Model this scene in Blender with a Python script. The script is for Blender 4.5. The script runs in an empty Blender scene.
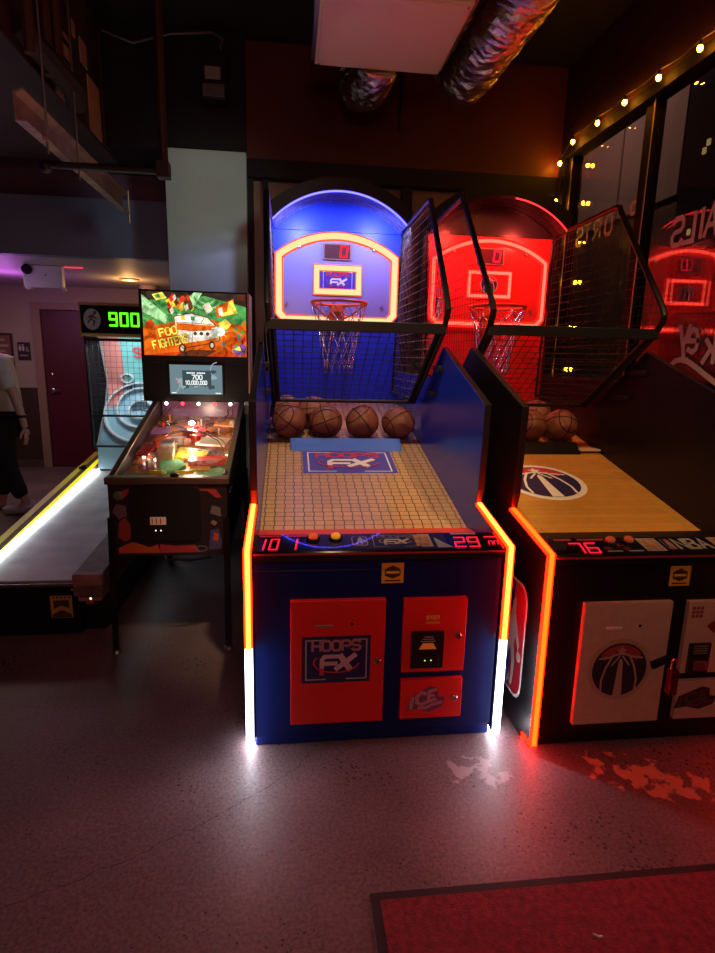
import bpy, bmesh, math, random
from mathutils import Vector, Matrix
random.seed(7)
SC = bpy.context.scene
COL = SC.collection
PI = math.pi
SC.view_settings.view_transform = 'Standard'
SC.view_settings.look = 'None'
SC.view_settings.gamma = 1.0
SC.view_settings.use_curve_mapping = False
SC.view_settings.exposure = 0.0
try:
    SC.cycles.use_denoising = True
    SC.cycles.max_bounces = 8
    SC.cycles.transparent_max_bounces = 16
    SC.cycles.sample_clamp_indirect = 6.0
    SC.cycles.caustics_reflective = False
    SC.cycles.caustics_refractive = False
except Exception:
    pass

# ------------------------------------------------------------------ materials
MATS = {}


def mat(name, col=(.5, .5, .5), rough=.5, metal=0., emit=None, es=1., spec=.5, noise=None, bump=None, coat=0., alpha=1.):
    """principled material; noise=(scale, amount) mottles the colour, bump=(scale, strength) the surface"""
    if name in MATS:
        return MATS[name]
    m = bpy.data.materials.new(name)
    m.use_nodes = True
    nt = m.node_tree
    b = nt.nodes['Principled BSDF']
    b.inputs['Base Color'].default_value = (*col, 1)
    b.inputs['Roughness'].default_value = rough
    b.inputs['Metallic'].default_value = metal
    b.inputs['Specular IOR Level'].default_value = spec
    b.inputs['Coat Weight'].default_value = coat
    if emit:
        b.inputs['Emission Color'].default_value = (*emit, 1)
        b.inputs['Emission Strength'].default_value = es
    tc = None
    if noise or bump:
        tc = nt.nodes.new('ShaderNodeTexCoord')
    if noise:
        n = nt.nodes.new('ShaderNodeTexNoise')
        n.inputs['Scale'].default_value = noise[0]
        n.inputs['Detail'].default_value = 5
        nt.links.new(tc.outputs['Object'], n.inputs['Vector'])
        r = nt.nodes.new('ShaderNodeValToRGB')
        r.color_ramp.elements[0].position = .3
        r.color_ramp.elements[1].position = .7
        a = noise[1]
        r.color_ramp.elements[0].color = (*[c * (1 - a) for c in col], 1)
        r.color_ramp.elements[1].color = (*[min(1, c * (1 + a)) for c in col], 1)
        nt.links.new(n.outputs['Fac'], r.inputs['Fac'])
        nt.links.new(r.outputs['Color'], b.inputs['Base Color'])
    if bump:
        n2 = nt.nodes.new('ShaderNodeTexNoise')
        n2.inputs['Scale'].default_value = bump[0]
        n2.inputs['Detail'].default_value = 3
        nt.links.new(tc.outputs['Object'], n2.inputs['Vector'])
        bp = nt.nodes.new('ShaderNodeBump')
        bp.inputs['Strength'].default_value = bump[1]
        bp.inputs['Distance'].default_value = .01
        nt.links.new(n2.outputs['Fac'], bp.inputs['Height'])
        nt.links.new(bp.outputs['Normal'], b.inputs['Normal'])
    MATS[name] = m
    return m


def glow(name, col=(1, 1, 1), strength=1.):
    if name in MATS:
        return MATS[name]
    m = bpy.data.materials.new(name)
    m.use_nodes = True
    nt = m.node_tree
    nt.nodes.remove(nt.nodes['Principled BSDF'])
    e = nt.nodes.new('ShaderNodeEmission')
    e.inputs['Color'].default_value = (*col, 1)
    e.inputs['Strength'].default_value = strength
    nt.links.new(e.outputs[0], nt.nodes['Material Output'].inputs['Surface'])
    MATS[name] = m
    return m


def glass(name, refl=.1, tint=(1, 1, 1), rough=0.):
    m = bpy.data.materials.new(name)
    m.use_nodes = True
    nt = m.node_tree
    nt.nodes.remove(nt.nodes['Principled BSDF'])
    t = nt.nodes.new('ShaderNodeBsdfTransparent')
    t.inputs[0].default_value = (*tint, 1)
    g = nt.nodes.new('ShaderNodeBsdfGlossy')
    g.inputs['Roughness'].default_value = rough
    fr = nt.nodes.new('ShaderNodeFresnel')
    gm = nt.nodes.new('ShaderNodeNewGeometry')
    io = nt.nodes.new('ShaderNodeMapRange')      # the same reflectance from either side of a thin pane
    io.inputs['To Min'].default_value = 1.5
    io.inputs['To Max'].default_value = 1 / 1.5
    nt.links.new(gm.outputs['Backfacing'], io.inputs['Value'])
    nt.links.new(io.outputs[0], fr.inputs['IOR'])
    ad = nt.nodes.new('ShaderNodeMath')
    ad.operation = 'ADD'
    ad.use_clamp = True
    ad.inputs[1].default_value = refl
    nt.links.new(fr.outputs[0], ad.inputs[0])
    mx = nt.nodes.new('ShaderNodeMixShader')
    nt.links.new(ad.outputs[0], mx.inputs[0])
    nt.links.new(t.outputs[0], mx.inputs[1])
    nt.links.new(g.outputs[0], mx.inputs[2])
    nt.links.new(mx.outputs[0], nt.nodes['Material Output'].inputs['Surface'])
    MATS[name] = m
    return m


def nd(nt, typ, **kw):
    n = nt.nodes.new(typ)
    for k, v in kw.items():
        if k in ('operation', 'blend_type', 'data_type', 'feature', 'distance', 'noise_dimensions'):
            setattr(n, k, v)
        else:
            n.inputs[k].default_value = v
    return n


# ------------------------------------------------------------------ mesh builder
class MB:
    def __init__(s):
        s.v = []
        s.f = []
        s.mi = []
        s.mats = []

    def m(s, mt):
        if mt not in s.mats:
            s.mats.append(mt)
        return s.mats.index(mt)

    def poly(s, pts, mt):
        i = len(s.v)
        s.v += [tuple(p) for p in pts]
        s.f.append(list(range(i, i + len(pts))))
        s.mi.append(s.m(mt))

    def faces(s, vs, fs, mt):
        i = len(s.v)
        s.v += [tuple(p) for p in vs]
        k = s.m(mt)
        for f in fs:
            s.f.append([i + q for q in f])
            s.mi.append(k)

    def box(s, x0, x1, y0, y1, z0, z1, mt):
        vs = [(x, y, z) for z in (z0, z1) for y in (y0, y1) for x in (x0, x1)]
        s.faces(vs, [(0, 2, 3, 1), (4, 5, 7, 6), (0, 1, 5, 4), (2, 6, 7, 3), (0, 4, 6, 2), (1, 3, 7, 5)], mt)

    def prism(s, prof, fn, t0, t1, mt, cap0=None, cap1=None):
        """extrude a 2D outline; fn(a, b, t) -> xyz"""
        n = len(prof)
        vs = [fn(a, b, t0) for a, b in prof] + [fn(a, b, t1) for a, b in prof]
        i = len(s.v)
        s.v += vs
        for k in range(n):
            j = (k + 1) % n
            s.f.append([i + k, i + j, i + n + j, i + n + k])
            s.mi.append(s.m(mt))
        s.f.append([i + k for k in range(n)][::-1])
        s.mi.append(s.m(cap0 or mt))
        s.f.append([i + n + k for k in range(n)])
        s.mi.append(s.m(cap1 or mt))

    def tube(s, pts, r, mt, n=6, closed=False, radii=None):
        pts = [Vector(p) for p in pts]
        N = len(pts)
        rings = []
        ref = None
        for k, p in enumerate(pts):
            if closed:
                t = pts[(k + 1) % N] - pts[k - 1]
            else:
                t = pts[min(k + 1, N - 1)] - pts[max(k - 1, 0)]
            if t.length < 1e-9:
                t = Vector((0, 0, 1))
            t.normalize()
            if ref is None:
                ref = t.orthogonal().normalized()
            ref = (ref - t * ref.dot(t))
            if ref.length < 1e-6:
                ref = t.orthogonal()
            ref.normalize()
            b = t.cross(ref)
            rr = radii[k] if radii else r
            rings.append([p + (ref * math.cos(2 * PI * q / n + PI / 4) + b * math.sin(2 * PI * q / n + PI / 4)) * rr for q in range(n)])
        i = len(s.v)
        for g in rings:
            s.v += [tuple(x) for x in g]
        k2 = s.m(mt)
        for k in range(N if closed else N - 1):
            a = i + k * n
            b_ = i + ((k + 1) % N) * n
            for q in range(n):
                q2 = (q + 1) % n
                s.f.append([a + q, a + q2, b_ + q2, b_ + q])
                s.mi.append(k2)
        if not closed:
            s.f.append([i + q for q in range(n)][::-1])
            s.mi.append(k2)
            e = i + (N - 1) * n
            s.f.append([e + q for q in range(n)])
            s.mi.append(k2)

    def lathe(s, prof, fn, mt, n=20):
        """spin (radius, height) outline; fn(x, y, h) -> xyz"""
        i = len(s.v)
        for r, h in prof:
            for q in range(n):
                a = 2 * PI * q / n
                s.v.append(tuple(fn(r * math.cos(a), r * math.sin(a), h)))
        k2 = s.m(mt)
        for k in range(len(prof) - 1):
            for q in range(n):
                q2 = (q + 1) % n
                s.f.append([i + k * n + q, i + k * n + q2, i + (k + 1) * n + q2, i + (k + 1) * n + q])
                s.mi.append(k2)
        s.f.append([i + q for q in range(n)][::-1])
        s.mi.append(k2)
        e = i + (len(prof) - 1) * n
        s.f.append([e + q for q in range(n)])
        s.mi.append(k2)

    def ball(s, c, r, mt, nu=16, nv=10, sx=1, sy=1, sz=1):
        prof = [(max(1e-4, math.sin(PI * k / nv)) * r, -math.cos(PI * k / nv) * r) for k in range(nv + 1)]
        s.lathe(prof, lambda x, y, h: (c[0] + x * sx, c[1] + y * sy, c[2] + h * sz), mt, nu)

    def build(s, name, parent=None, bevel=0., smooth=False, loc=None, angle=40):
        me = bpy.data.meshes.new(name)
        me.from_pydata(s.v, [], s.f)
        for mt in s.mats:
            me.materials.append(mt)
        me.polygons.foreach_set('material_index', s.mi)
        bm = bmesh.new()
        bm.from_mesh(me)
        bmesh.ops.recalc_face_normals(bm, faces=bm.faces)
        bm.to_mesh(me)
        bm.free()
        if smooth:
            me.polygons.foreach_set('use_smooth', [True] * len(me.polygons))
            try:
                me.set_sharp_from_angle(angle=math.radians(angle))
            except Exception:
                pass
        o = bpy.data.objects.new(name, me)
        COL.objects.link(o)
        if parent:
            o.parent = parent
        if loc:
            o.location = loc
        if bevel:
            b = o.modifiers.new('bevel', 'BEVEL')
            b.width = bevel
            b.segments = 2
            b.limit_method = 'ANGLE'
        return o


def thing(name, label, cat, loc=(0, 0, 0), group=None):
    o = bpy.data.objects.new(name, None)
    COL.objects.link(o)
    o.location = loc
    o.empty_display_size = .1
    return tag(o, label, cat, group)


def tag(o, label, cat, group=None):
    o['label'] = label
    o['category'] = cat
    if group:
        o['group'] = group
    return o


def structure(o):
    o['kind'] = 'structure'
    return o


# ------------------------------------------------------------------ strokes: lettering and marks
class Plane:
    def __init__(s, o, ux, uy):
        s.o = Vector(o)
        s.x = Vector(ux).normalized()
        s.y = Vector(uy).normalized()
        s.n = s.x.cross(s.y).normalized()

    def __call__(s, u, v, lift=0.):
        return s.o + s.x * u + s.y * v + s.n * lift


def arc(cx, cy, rx, ry, a0, a1, n=8):
    return [(cx + rx * math.cos(math.radians(a0 + (a1 - a0) * k / n)), cy + ry * math.sin(math.radians(a0 + (a1 - a0) * k / n))) for k in range(n + 1)]


FONT = {
    'A': [[(0, 0), (.5, 1), (1, 0)], [(.2, .35), (.8, .35)]],
    'B': [[(0, 0), (0, 1), (.8, 1), (.95, .8), (.75, .54), (0, .54)], [(.75, .54), (1, .3), (.85, 0), (0, 0)]],
    'C': [[(1, .85), (.8, 1), (.2, 1), (0, .8), (0, .2), (.2, 0), (.8, 0), (1, .15)]],
    'E': [[(1, 1), (0, 1), (0, 0), (1, 0)], [(0, .5), (.8, .5)]],
    'F': [[(1, 1), (0, 1), (0, 0)], [(0, .5), (.8, .5)]],
    'G': [[(1, .85), (.8, 1), (.2, 1), (0, .8), (0, .2), (.2, 0), (.8, 0), (1, .2), (1, .45), (.55, .45)]],
    'H': [[(0, 0), (0, 1)], [(1, 0), (1, 1)], [(0, .5), (1, .5)]],
    'I': [[(.5, 0), (.5, 1)]],
    'K': [[(0, 0), (0, 1)], [(1, 1), (0, .45)], [(.3, .6), (1, 0)]],
    'L': [[(0, 1), (0, 0), (1, 0)]],
    'N': [[(0, 0), (0, 1), (1, 0), (1, 1)]],
    'O': [[(0, .2), (0, .8), (.2, 1), (.8, 1), (1, .8), (1, .2), (.8, 0), (.2, 0), (0, .2)]],
    'P': [[(0, 0), (0, 1), (.8, 1), (1, .85), (1, .6), (.8, .45), (0, .45)]],
    'R': [[(0, 0), (0, 1), (.8, 1), (1, .85), (1, .62), (.8, .48), (0, .48)], [(.5, .48), (1, 0)]],
    'S': [[(1, .85), (.8, 1), (.2, 1), (0, .85), (0, .65), (.2, .52), (.8, .48), (1, .35), (1, .15), (.8, 0), (.2, 0), (0, .15)]],
    'T': [[(0, 1), (1, 1)], [(.5, 1), (.5, 0)]],
    'W': [[(0, 1), (.25, 0), (.5, .8), (.75, 0), (1, 1)]],
    'X': [[(0, 0), (1, 1)], [(0, 1), (1, 0)]],
    'Y': [[(0, 1), (.5, .5), (1, 1)], [(.5, .5), (.5, 0)]],
    'e': [[(0, .32), (.95, .32), (.9, .52), (.6, .64), (.25, .6), (0, .35), (.1, .1), (.4, 0), (.9, .08)]],
    'k': [[(0, 0), (0, 1)], [(.8, .62), (0, .25)], [(.3, .38), (.9, 0)]],
    'y': [[(0, .62), (.45, .02)], [(.95, .62), (.45, .02), (.2, -.38), (-.1, -.35)]],
    ',': [[(.4, .1), (.3, -.15)]],
    '0': [[(0, .2), (0, .8), (.2, 1), (.8, 1), (1, .8), (1, .2), (.8, 0), (.2, 0), (0, .2)]],
    '1': [[(.2, .8), (.55, 1), (.55, 0)]],
    '7': [[(0, 1), (1, 1), (.4, 0)]],
}


def stroke(mb, pl, pts, w, mt, lift=.002):
    """flat ribbon along a polyline with mitred corners; successive strokes lie a hair higher"""
    P = [Vector(q) for q in pts]
    P = [P[0]] + [b for a, b in zip(P[:-1], P[1:]) if (b - a).length > 1e-6]
    if len(P) < 2:
        return
    mb.ns = getattr(mb, 'ns', 0) + 1
    lift += .00012 * (mb.ns % 6)
    loop = len(P) > 3 and (P[0] - P[-1]).length < 1e-6
    if loop:
        P = P[:-1]
    N = len(P)
    L, R = [], []
    for k in range(N):
        a = (P[k] - P[k - 1]) if (k or loop) else (P[1] - P[0])
        b = (P[(k + 1) % N] - P[k]) if (k < N - 1 or loop) else a
        a = a.normalized()
        b = b.normalized()
        t = a + b
        t = t.normalized() if t.length > 1e-4 else a
        n = Vector((-t.y, t.x))
        n = n / max(.5, abs(n.dot(Vector((-a.y, a.x)))))
        c = P[k].copy()
        if not loop and k == 0:
            c -= a * (w * .3)
        if not loop and k == N - 1:
            c += a * (w * .3)
        L.append(c + n * w / 2)
        R.append(c - n * w / 2)
    for k in range(N if loop else N - 1):
        j = (k + 1) % N
        mb.poly([pl(v.x, v.y, lift) for v in (L[k], R[k], R[j], L[j])], mt)


def text(mb, pl, st, x, y, h, cw, w, mt, lift=.002, slant=0., gap=.35, rise=0.):
    for ch in st:
        for line in FONT.get(ch, []):
            stroke(mb, pl, [(x + px * cw + py * h * slant, y + py * h) for px, py in line], w, mt, lift)
        x += cw * (.55 if ch in 'I,' else 1) + cw * gap
        y += rise
    return x


def rect(mb, pl, x0, y0, x1, y1, mt, lift=.001):
    mb.poly([pl(x0, y0, lift), pl(x1, y0, lift), pl(x1, y1, lift), pl(x0, y1, lift)], mt)


def shape(mb, pl, pts, mt, lift=.001):
    mb.poly([pl(a, b, lift) for a, b in pts], mt)


def ell(mb, pl, cx, cy, rx, ry, mt, lift=.001, n=28):
    shape(mb, pl, [(cx + rx * math.cos(2 * PI * k / n), cy + ry * math.sin(2 * PI * k / n)) for k in range(n)], mt, lift)


SEG = {'0': 'abcdef', '1': 'bc', '2': 'abged', '3': 'abgcd', '4': 'fgbc', '5': 'afgcd', '6': 'afgedc', '7': 'abc', '8': 'abcdefg', '9': 'abcfgd', 'n': 'abcef'}


def digits(mb, pl, st, x, y, h, w, t, mt, lift=.002, slant=.08, gap=.4):
    for ch in st:
        L = {'a': [(0, h), (w, h)], 'b': [(w, h), (w, h / 2)], 'c': [(w, h / 2), (w, 0)], 'd': [(0, 0), (w, 0)], 'e': [(0, 0), (0, h / 2)], 'f': [(0, h / 2), (0, h)], 'g': [(0, h / 2), (w, h / 2)]}
        for sname in SEG.get(ch, ''):
            stroke(mb, pl, [(x + a + b * slant, y + b) for a, b in L[sname]], t, mt, lift)
        x += w * (1 + gap)


def sweep(mb, path, offs, w0, w1, o0, o1, mt):
    """box strip following a (d, h) path: offset o0..o1 outward (left normal), from w0 to w1 across"""
    P = [Vector(p) for p in path]
    N = []
    for k in range(len(P)):
        a = (P[k] - P[k - 1]).normalized() if k else (P[1] - P[0]).normalized()
        b = (P[k + 1] - P[k]).normalized() if k < len(P) - 1 else a
        t = (a + b).normalized()
        n = Vector((-t.y, t.x))
        N.append(n / max(.5, n.dot(Vector((-a.y, a.x)))))
    i = len(mb.v)
    for p, n in zip(P, N):
        for w, o in ((w0, o0), (w1, o0), (w1, o1), (w0, o1)):
            q = p + n * o
            mb.v.append((w, q.x, q.y))
    k2 = mb.m(mt)
    for k in range(len(P) - 1):
        for q in range(4):
            mb.f.append([i + 4 * k + q, i + 4 * k + (q + 1) % 4, i + 4 * k + 4 + (q + 1) % 4, i + 4 * k + 4 + q])
            mb.mi.append(k2)
    mb.f.append([i, i + 1, i + 2, i + 3])
    mb.mi.append(k2)
    e = i + 4 * (len(P) - 1)
    mb.f.append([e, e + 1, e + 2, e + 3])
    mb.mi.append(k2)


def clip_lines(poly, axis, val):
    """stretches of the line (coordinate axis == val) that lie inside the 2D polygon"""
    xs = []
    n = len(poly)
    for k in range(n):
        a, b = poly[k], poly[(k + 1) % n]
        if (a[axis] - val) * (b[axis] - val) < 0:
            t = (val - a[axis]) / (b[axis] - a[axis])
            xs.append(a[1 - axis] + t * (b[1 - axis] - a[1 - axis]))
    xs.sort()
    return list(zip(xs[0::2], xs[1::2]))


# ------------------------------------------------------------------ palette
M_black = mat('black laminate', (.006, .0055, .0065), .4, spec=.3)
M_blackmetal = mat('black powder coated metal', (.006, .006, .007), .42, spec=.35)
M_navy = mat('navy blue laminate', (.0012, .010, .11), .4, spec=.3)
M_bluein = mat('glossy blue panel', (.01, .045, .62), .22)
M_bluewall = mat('blue back panel', (.012, .06, .85), .42)
M_reddoor = mat('red door metal', (.75, .022, .012), .42)
M_cream = mat('cream door metal', (.6, .42, .28), .5, noise=(30, .06))
M_chrome = mat('chrome', (.7, .7, .72), .18, 1.)
M_steel = mat('brushed steel', (.45, .43, .42), .35, 1.)
M_wire = mat('grey cage wire', (.26, .26, .3), .4, .3)
M_wire2 = mat('black cage wire', (.035, .03, .03), .5)
M_darkwire = mat('dark wire', (.012, .012, .02), .4)
M_darkplastic = mat('dark plastic', (.015, .015, .018), .25)
M_white = mat('white print', (.85, .82, .8), .5)
M_greyprint = mat('grey print', (.45, .42, .42), .5)
M_navyprint = mat('navy print', (.02, .022, .1), .45)
M_redprint = mat('red print', (.6, .04, .05), .45)
M_purpleprint = mat('violet print', (.07, .07, .42), .45)
M_yellowstick = mat('yellow sticker', (.75, .42, .03), .5)
M_orangerim = mat('orange rim paint', (.85, .12, .03), .4)
M_chain = mat('chain steel', (.75, .75, .78), .25, .9)
M_ball = mat('basketball leather', (.28, .10, .055), .5, noise=(14, .12), bump=(160, .35))
M_seam = mat('basketball seam', (.015, .012, .012), .6)
G_yellow = glow('yellow led core', (1, .025, .0032), 48.)
G_yelrim = glow('orange led edge', (1, .011, .0008), 16.)
G_white = glow('white led core', (.95, .9, 1.), 42.)
G_whiterim = glow('white led edge', (.85, .88, 1.), 6.)
G_orange = glow('amber led core', (1, .0085, .0004), 42.)
G_orrim = glow('red led edge', (1, .0045, .0006), 20.)
G_cream = glow('cream led core', (1, .40, .19), 2.1)
G_creamrim = glow('red led rim', (1, .10, .035), 1.5)
G_redcore = glow('red led core', (1, .055, .035), 5.)
G_redrim = glow('deep red led rim', (1, .012, .006), 2.2)
G_digit = glow('red digit', (1, .01, .03), 2.2)
G_blueline = glow('violet blue led line', (.085, .07, 1.), 6.)
G_redline = glow('red led line', (1, .02, .02), 5.)
G_green = glow('green digit', (.12, 1, .01), 1.6)
G_tube = glow('white tube light', (.9, .97, 1.), 9.)
G_bulb = glow('warm bulb', (1, .31, .013), 115.)
M_wood = None


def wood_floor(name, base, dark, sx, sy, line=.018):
    """court boards with thin dark lines: joints on one ramp, painted mesh shadow on the other"""
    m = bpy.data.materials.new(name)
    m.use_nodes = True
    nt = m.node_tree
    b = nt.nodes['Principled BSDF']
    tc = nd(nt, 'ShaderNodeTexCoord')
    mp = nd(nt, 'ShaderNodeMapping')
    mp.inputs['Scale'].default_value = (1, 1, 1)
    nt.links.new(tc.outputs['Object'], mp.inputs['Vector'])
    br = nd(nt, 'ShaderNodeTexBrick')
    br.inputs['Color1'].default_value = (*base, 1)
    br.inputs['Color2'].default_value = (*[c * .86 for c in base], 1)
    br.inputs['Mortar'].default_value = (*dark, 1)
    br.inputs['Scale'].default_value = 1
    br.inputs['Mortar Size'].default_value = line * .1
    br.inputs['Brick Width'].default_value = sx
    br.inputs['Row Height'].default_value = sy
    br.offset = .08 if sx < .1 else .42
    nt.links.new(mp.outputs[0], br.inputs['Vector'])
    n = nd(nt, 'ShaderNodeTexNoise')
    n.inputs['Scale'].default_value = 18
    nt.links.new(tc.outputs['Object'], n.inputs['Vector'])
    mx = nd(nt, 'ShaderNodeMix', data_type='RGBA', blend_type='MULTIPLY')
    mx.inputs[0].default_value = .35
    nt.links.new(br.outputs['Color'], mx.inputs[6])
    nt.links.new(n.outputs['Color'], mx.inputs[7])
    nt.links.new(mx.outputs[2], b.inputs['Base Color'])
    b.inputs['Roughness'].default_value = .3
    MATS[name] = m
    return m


M_courtA = wood_floor('pale court with mesh shadow grid', (.70, .45, .22), (.10, .06, .04), .045, .042, .026)  # dark grid paints the wire mesh's shadow into the ramp colour
M_courtB = wood_floor('amber court boards', (.72, .36, .07), (.40, .19, .04), .7, .045, .012)

# ------------------------------------------------------------------ marks


def hoops_logo(mb, pl, w, h, m_bg, m_text, m_line, m_fx, m_swoosh, lift=.0015):
    """framed mark lettered HOOPS FX centred on the plane"""
    rect(mb, pl, -w / 2, -h / 2, w / 2, h / 2, m_bg, lift)
    a, b = w * .44, h * .42
    t = h * .025
    for sx in (-1, 1):
        stroke(mb, pl, [(sx * a * .35, sx * -b), (-sx * -a, sx * -b)][::1], t, m_line, lift * 2)
    stroke(mb, pl, [(-a * .55, b), (-a, b), (-a, -b), (-a * .35, -b)], t, m_line, lift * 2)
    stroke(mb, pl, [(a * .55, b), (a, b), (a, -b), (a * .35, -b)], t, m_line, lift * 2)
    text(mb, pl, 'HOOPS', -w * .345, h * .2, h * .2, w * .115, h * .05, m_text, lift * 2, gap=.25)
    # F with a wing, then X
    stroke(mb, pl, [(w * .02, h * .07), (-w * .17, h * .07), (-w * .21, h * .0), (-w * .21, -h * .28)], h * .085, m_fx, lift * 3)
    stroke(mb, pl, [(-w * .2, -h * .08), (-w * .0, -h * .08)], h * .085, m_fx, lift * 3)
    stroke(mb, pl, [(w * .0, -h * .2), (w * .27, h * .09)], h * .1, m_fx, lift * 3)
    stroke(mb, pl, [(w * .06, h * .08), (w * .2, -h * .21)], h * .12, m_fx, lift * 3)
    stroke(mb, pl, [(-w * .21, -h * .2), (-w * .21, -h * .3)], h * .085, m_swoosh, lift * 3.4)
    sw = [(-w * .28, h * .05)] + arc(0, -h * .05, w * .33, h * .22, 165, 350, 16)
    stroke(mb, pl, sw, h * .028, m_swoosh, lift * 4)


def ball_logo(mb, pl, cx, cy, rx, ry, m_ring, m_in, m_line, m_red, lift=.0015):
    """round basketball mark: dark ball, pale seams, tall pale spire in the middle, red band above"""
    ell(mb, pl, cx, cy, rx * 1.12, ry * 1.12, m_ring, lift)
    ell(mb, pl, cx, cy, rx * 1.02, ry * 1.02, m_line, lift * 2)
    ell(mb, pl, cx, cy, rx * .96, ry * .96, m_in, lift * 3)
    a = arc(cx, cy, rx * .9, ry * .9, 38, 142, 14)
    b = arc(cx, cy - ry * .08, rx * .7, ry * .66, 142, 38, 14)
    shape(mb, pl, a + b, m_red, lift * 4)
    stroke(mb, pl, [(cx - rx * .75, cy + ry * .42)] + arc(cx, cy - ry * .12, rx * .62, ry * .7, 120, 60, 8) + [(cx + rx * .75, cy + ry * .42)], rx * .07, m_line, lift * 5)
    for sx in (-1, 1):
        stroke(mb, pl, [(cx + sx * rx * .28, cy + ry * .55), (cx + sx * rx * .5, cy + ry * .1), (cx + sx * rx * .62, cy - ry * .35), (cx + sx * rx * .6, cy - ry * .72)], rx * .07, m_line, lift * 5)
        stroke(mb, pl, [(cx + sx * rx * .05, cy + ry * .5), (cx + sx * rx * .3, cy + ry * .18), (cx + sx * rx * .9, cy + ry * -.02)][:2], rx * .06, m_line, lift * 5)
    shape(mb, pl, [(cx - rx * .16, cy - ry * .95), (cx + rx * .16, cy - ry * .95), (cx + rx * .07, cy + ry * .32), (cx, cy + ry * .42), (cx - rx * .07, cy + ry * .32)], m_line, lift * 6)
    star = []
    for k in range(10):
        rr = .2 if k % 2 == 0 else .085
        star.append((cx + rx * rr * math.sin(2 * PI * k / 10), cy + ry * .68 + ry * rr * math.cos(2 * PI * k / 10)))
    shape(mb, pl, star, m_line, lift * 6)


def league_logo(mb, pl, w, h, m_blue, m_red, m_wh, lift=.0015):
    """upright rounded badge, half blue half red, pale player figure, three letters below"""
    def rr(s, n=6):
        a, b, r = w / 2 * s, h / 2 - (1 - s) * w / 2, w * .28 * s
        out = []
        for cx, cy, a0 in ((a - r, b - r, 0), (-a + r, b - r, 90), (-a + r, -b + r, 180), (a - r, -b + r, 270)):
            out += arc(cx, cy, r, r, a0, a0 + 90, n)
        return out
    shape(mb, pl, rr(1), m_wh, lift)
    inner = rr(.9)
    L = [(min(x, 0), y) for x, y in inner]
    R = [(max(x, 0), y) for x, y in inner]
    shape(mb, pl, L, m_blue, lift * 2)
    shape(mb, pl, R, m_red, lift * 2)
    fig = [(-.02, .30), (.05, .36), (.12, .30), (.10, .22), (.20, .12), (.34, -.02), (.30, -.08), (.16, .02), (.12, -.06), (.20, -.2), (.16, -.42), (.08, -.42), (.08, -.22), (-.02, -.12), (-.16, -.28), (-.26, -.42), (-.34, -.38), (-.2, -.2), (-.12, -.02), (-.14, .12), (-.06, .22)]
    shape(mb, pl, [(x * w, y * h) for x, y in fig], m_wh, lift * 3)
    ell(mb, pl, .33 * w, -.12 * h, .09 * w, .09 * w, m_wh, lift * 3)
    text(mb, pl, 'NBA', -.38 * w, -.44 * h, h * .1, w * .13, w * .035, m_wh, lift * 3.5, gap=.3)


def ice_logo(mb, pl, w, h, m_face, m_side, lift=.002):
    """blocky slanted ICE lettering on a thick shadow"""
    shape(mb, pl, [(-.5 * w, -.42 * h), (-.42 * w, .12 * h), (-.3 * w, .2 * h), (.1 * w, .5 * h), (.3 * w, .42 * h), (.32 * w, .1 * h), (.5 * w, .05 * h), (.42 * w, -.3 * h), (.1 * w, -.5 * h), (-.2 * w, -.36 * h)], m_side, lift)
    stroke(mb, pl, [(-.4 * w, -.32 * h), (-.36 * w, .08 * h)], h * .13, m_face, lift * 2)
    stroke(mb, pl, [(-.02 * w, .22 * h), (-.14 * w, .26 * h), (-.25 * w, .12 * h), (-.24 * w, -.1 * h), (-.12 * w, -.2 * h), (.0, -.1 * h)], h * .13, m_face, lift * 2)
    stroke(mb, pl, [(.25 * w, .36 * h), (.08 * w, .3 * h), (.06 * w, -.08 * h), (.25 * w, .0)], h * .12, m_face, lift * 2)
    stroke(mb, pl, [(.07 * w, .12 * h), (.2 * w, .15 * h)], h * .1, m_face, lift * 2)
    stroke(mb, pl, [(-.2 * w, -.3 * h), (.0, -.32 * h), (.15 * w, -.2 * h), (.4 * w, -.12 * h)], h * .1, m_face, lift * 2)


# ------------------------------------------------------------------ hoop machines
PROFILE = [(.09, .0), (.09, .035), (0, .035), (0, .809), (.379, .875), (.35, .954), (.333, 1.323), (1.058, 1.569), (1.30, 1.40), (2.42, 1.40), (2.42, 0)]
CAGE = [(.951, 1.656), (.92, 1.765), (1.49, 2.40), (2.08, 2.387), (2.33, 2.36), (2.33, 1.25), (1.569, 1.237)]


def cage_w(h):
    return .432 + (h - 1.237) * .0293


def ramp_h(d):
    return .750 + .222 * (d - .457)


def xdh(a, b, t):
    return (t, a, b)


def arch(half, h0, rise, n=24):
    R = (half * half + rise * rise) / (2 * rise)
    hc = h0 + rise - R
    a0 = math.asin(half / R)
    return [(R * math.sin(-a0 + 2 * a0 * k / n), hc + R * math.cos(-a0 + 2 * a0 * k / n)) for k in range(n + 1)]


GLP = glass('panel cover glass', .04)


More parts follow.
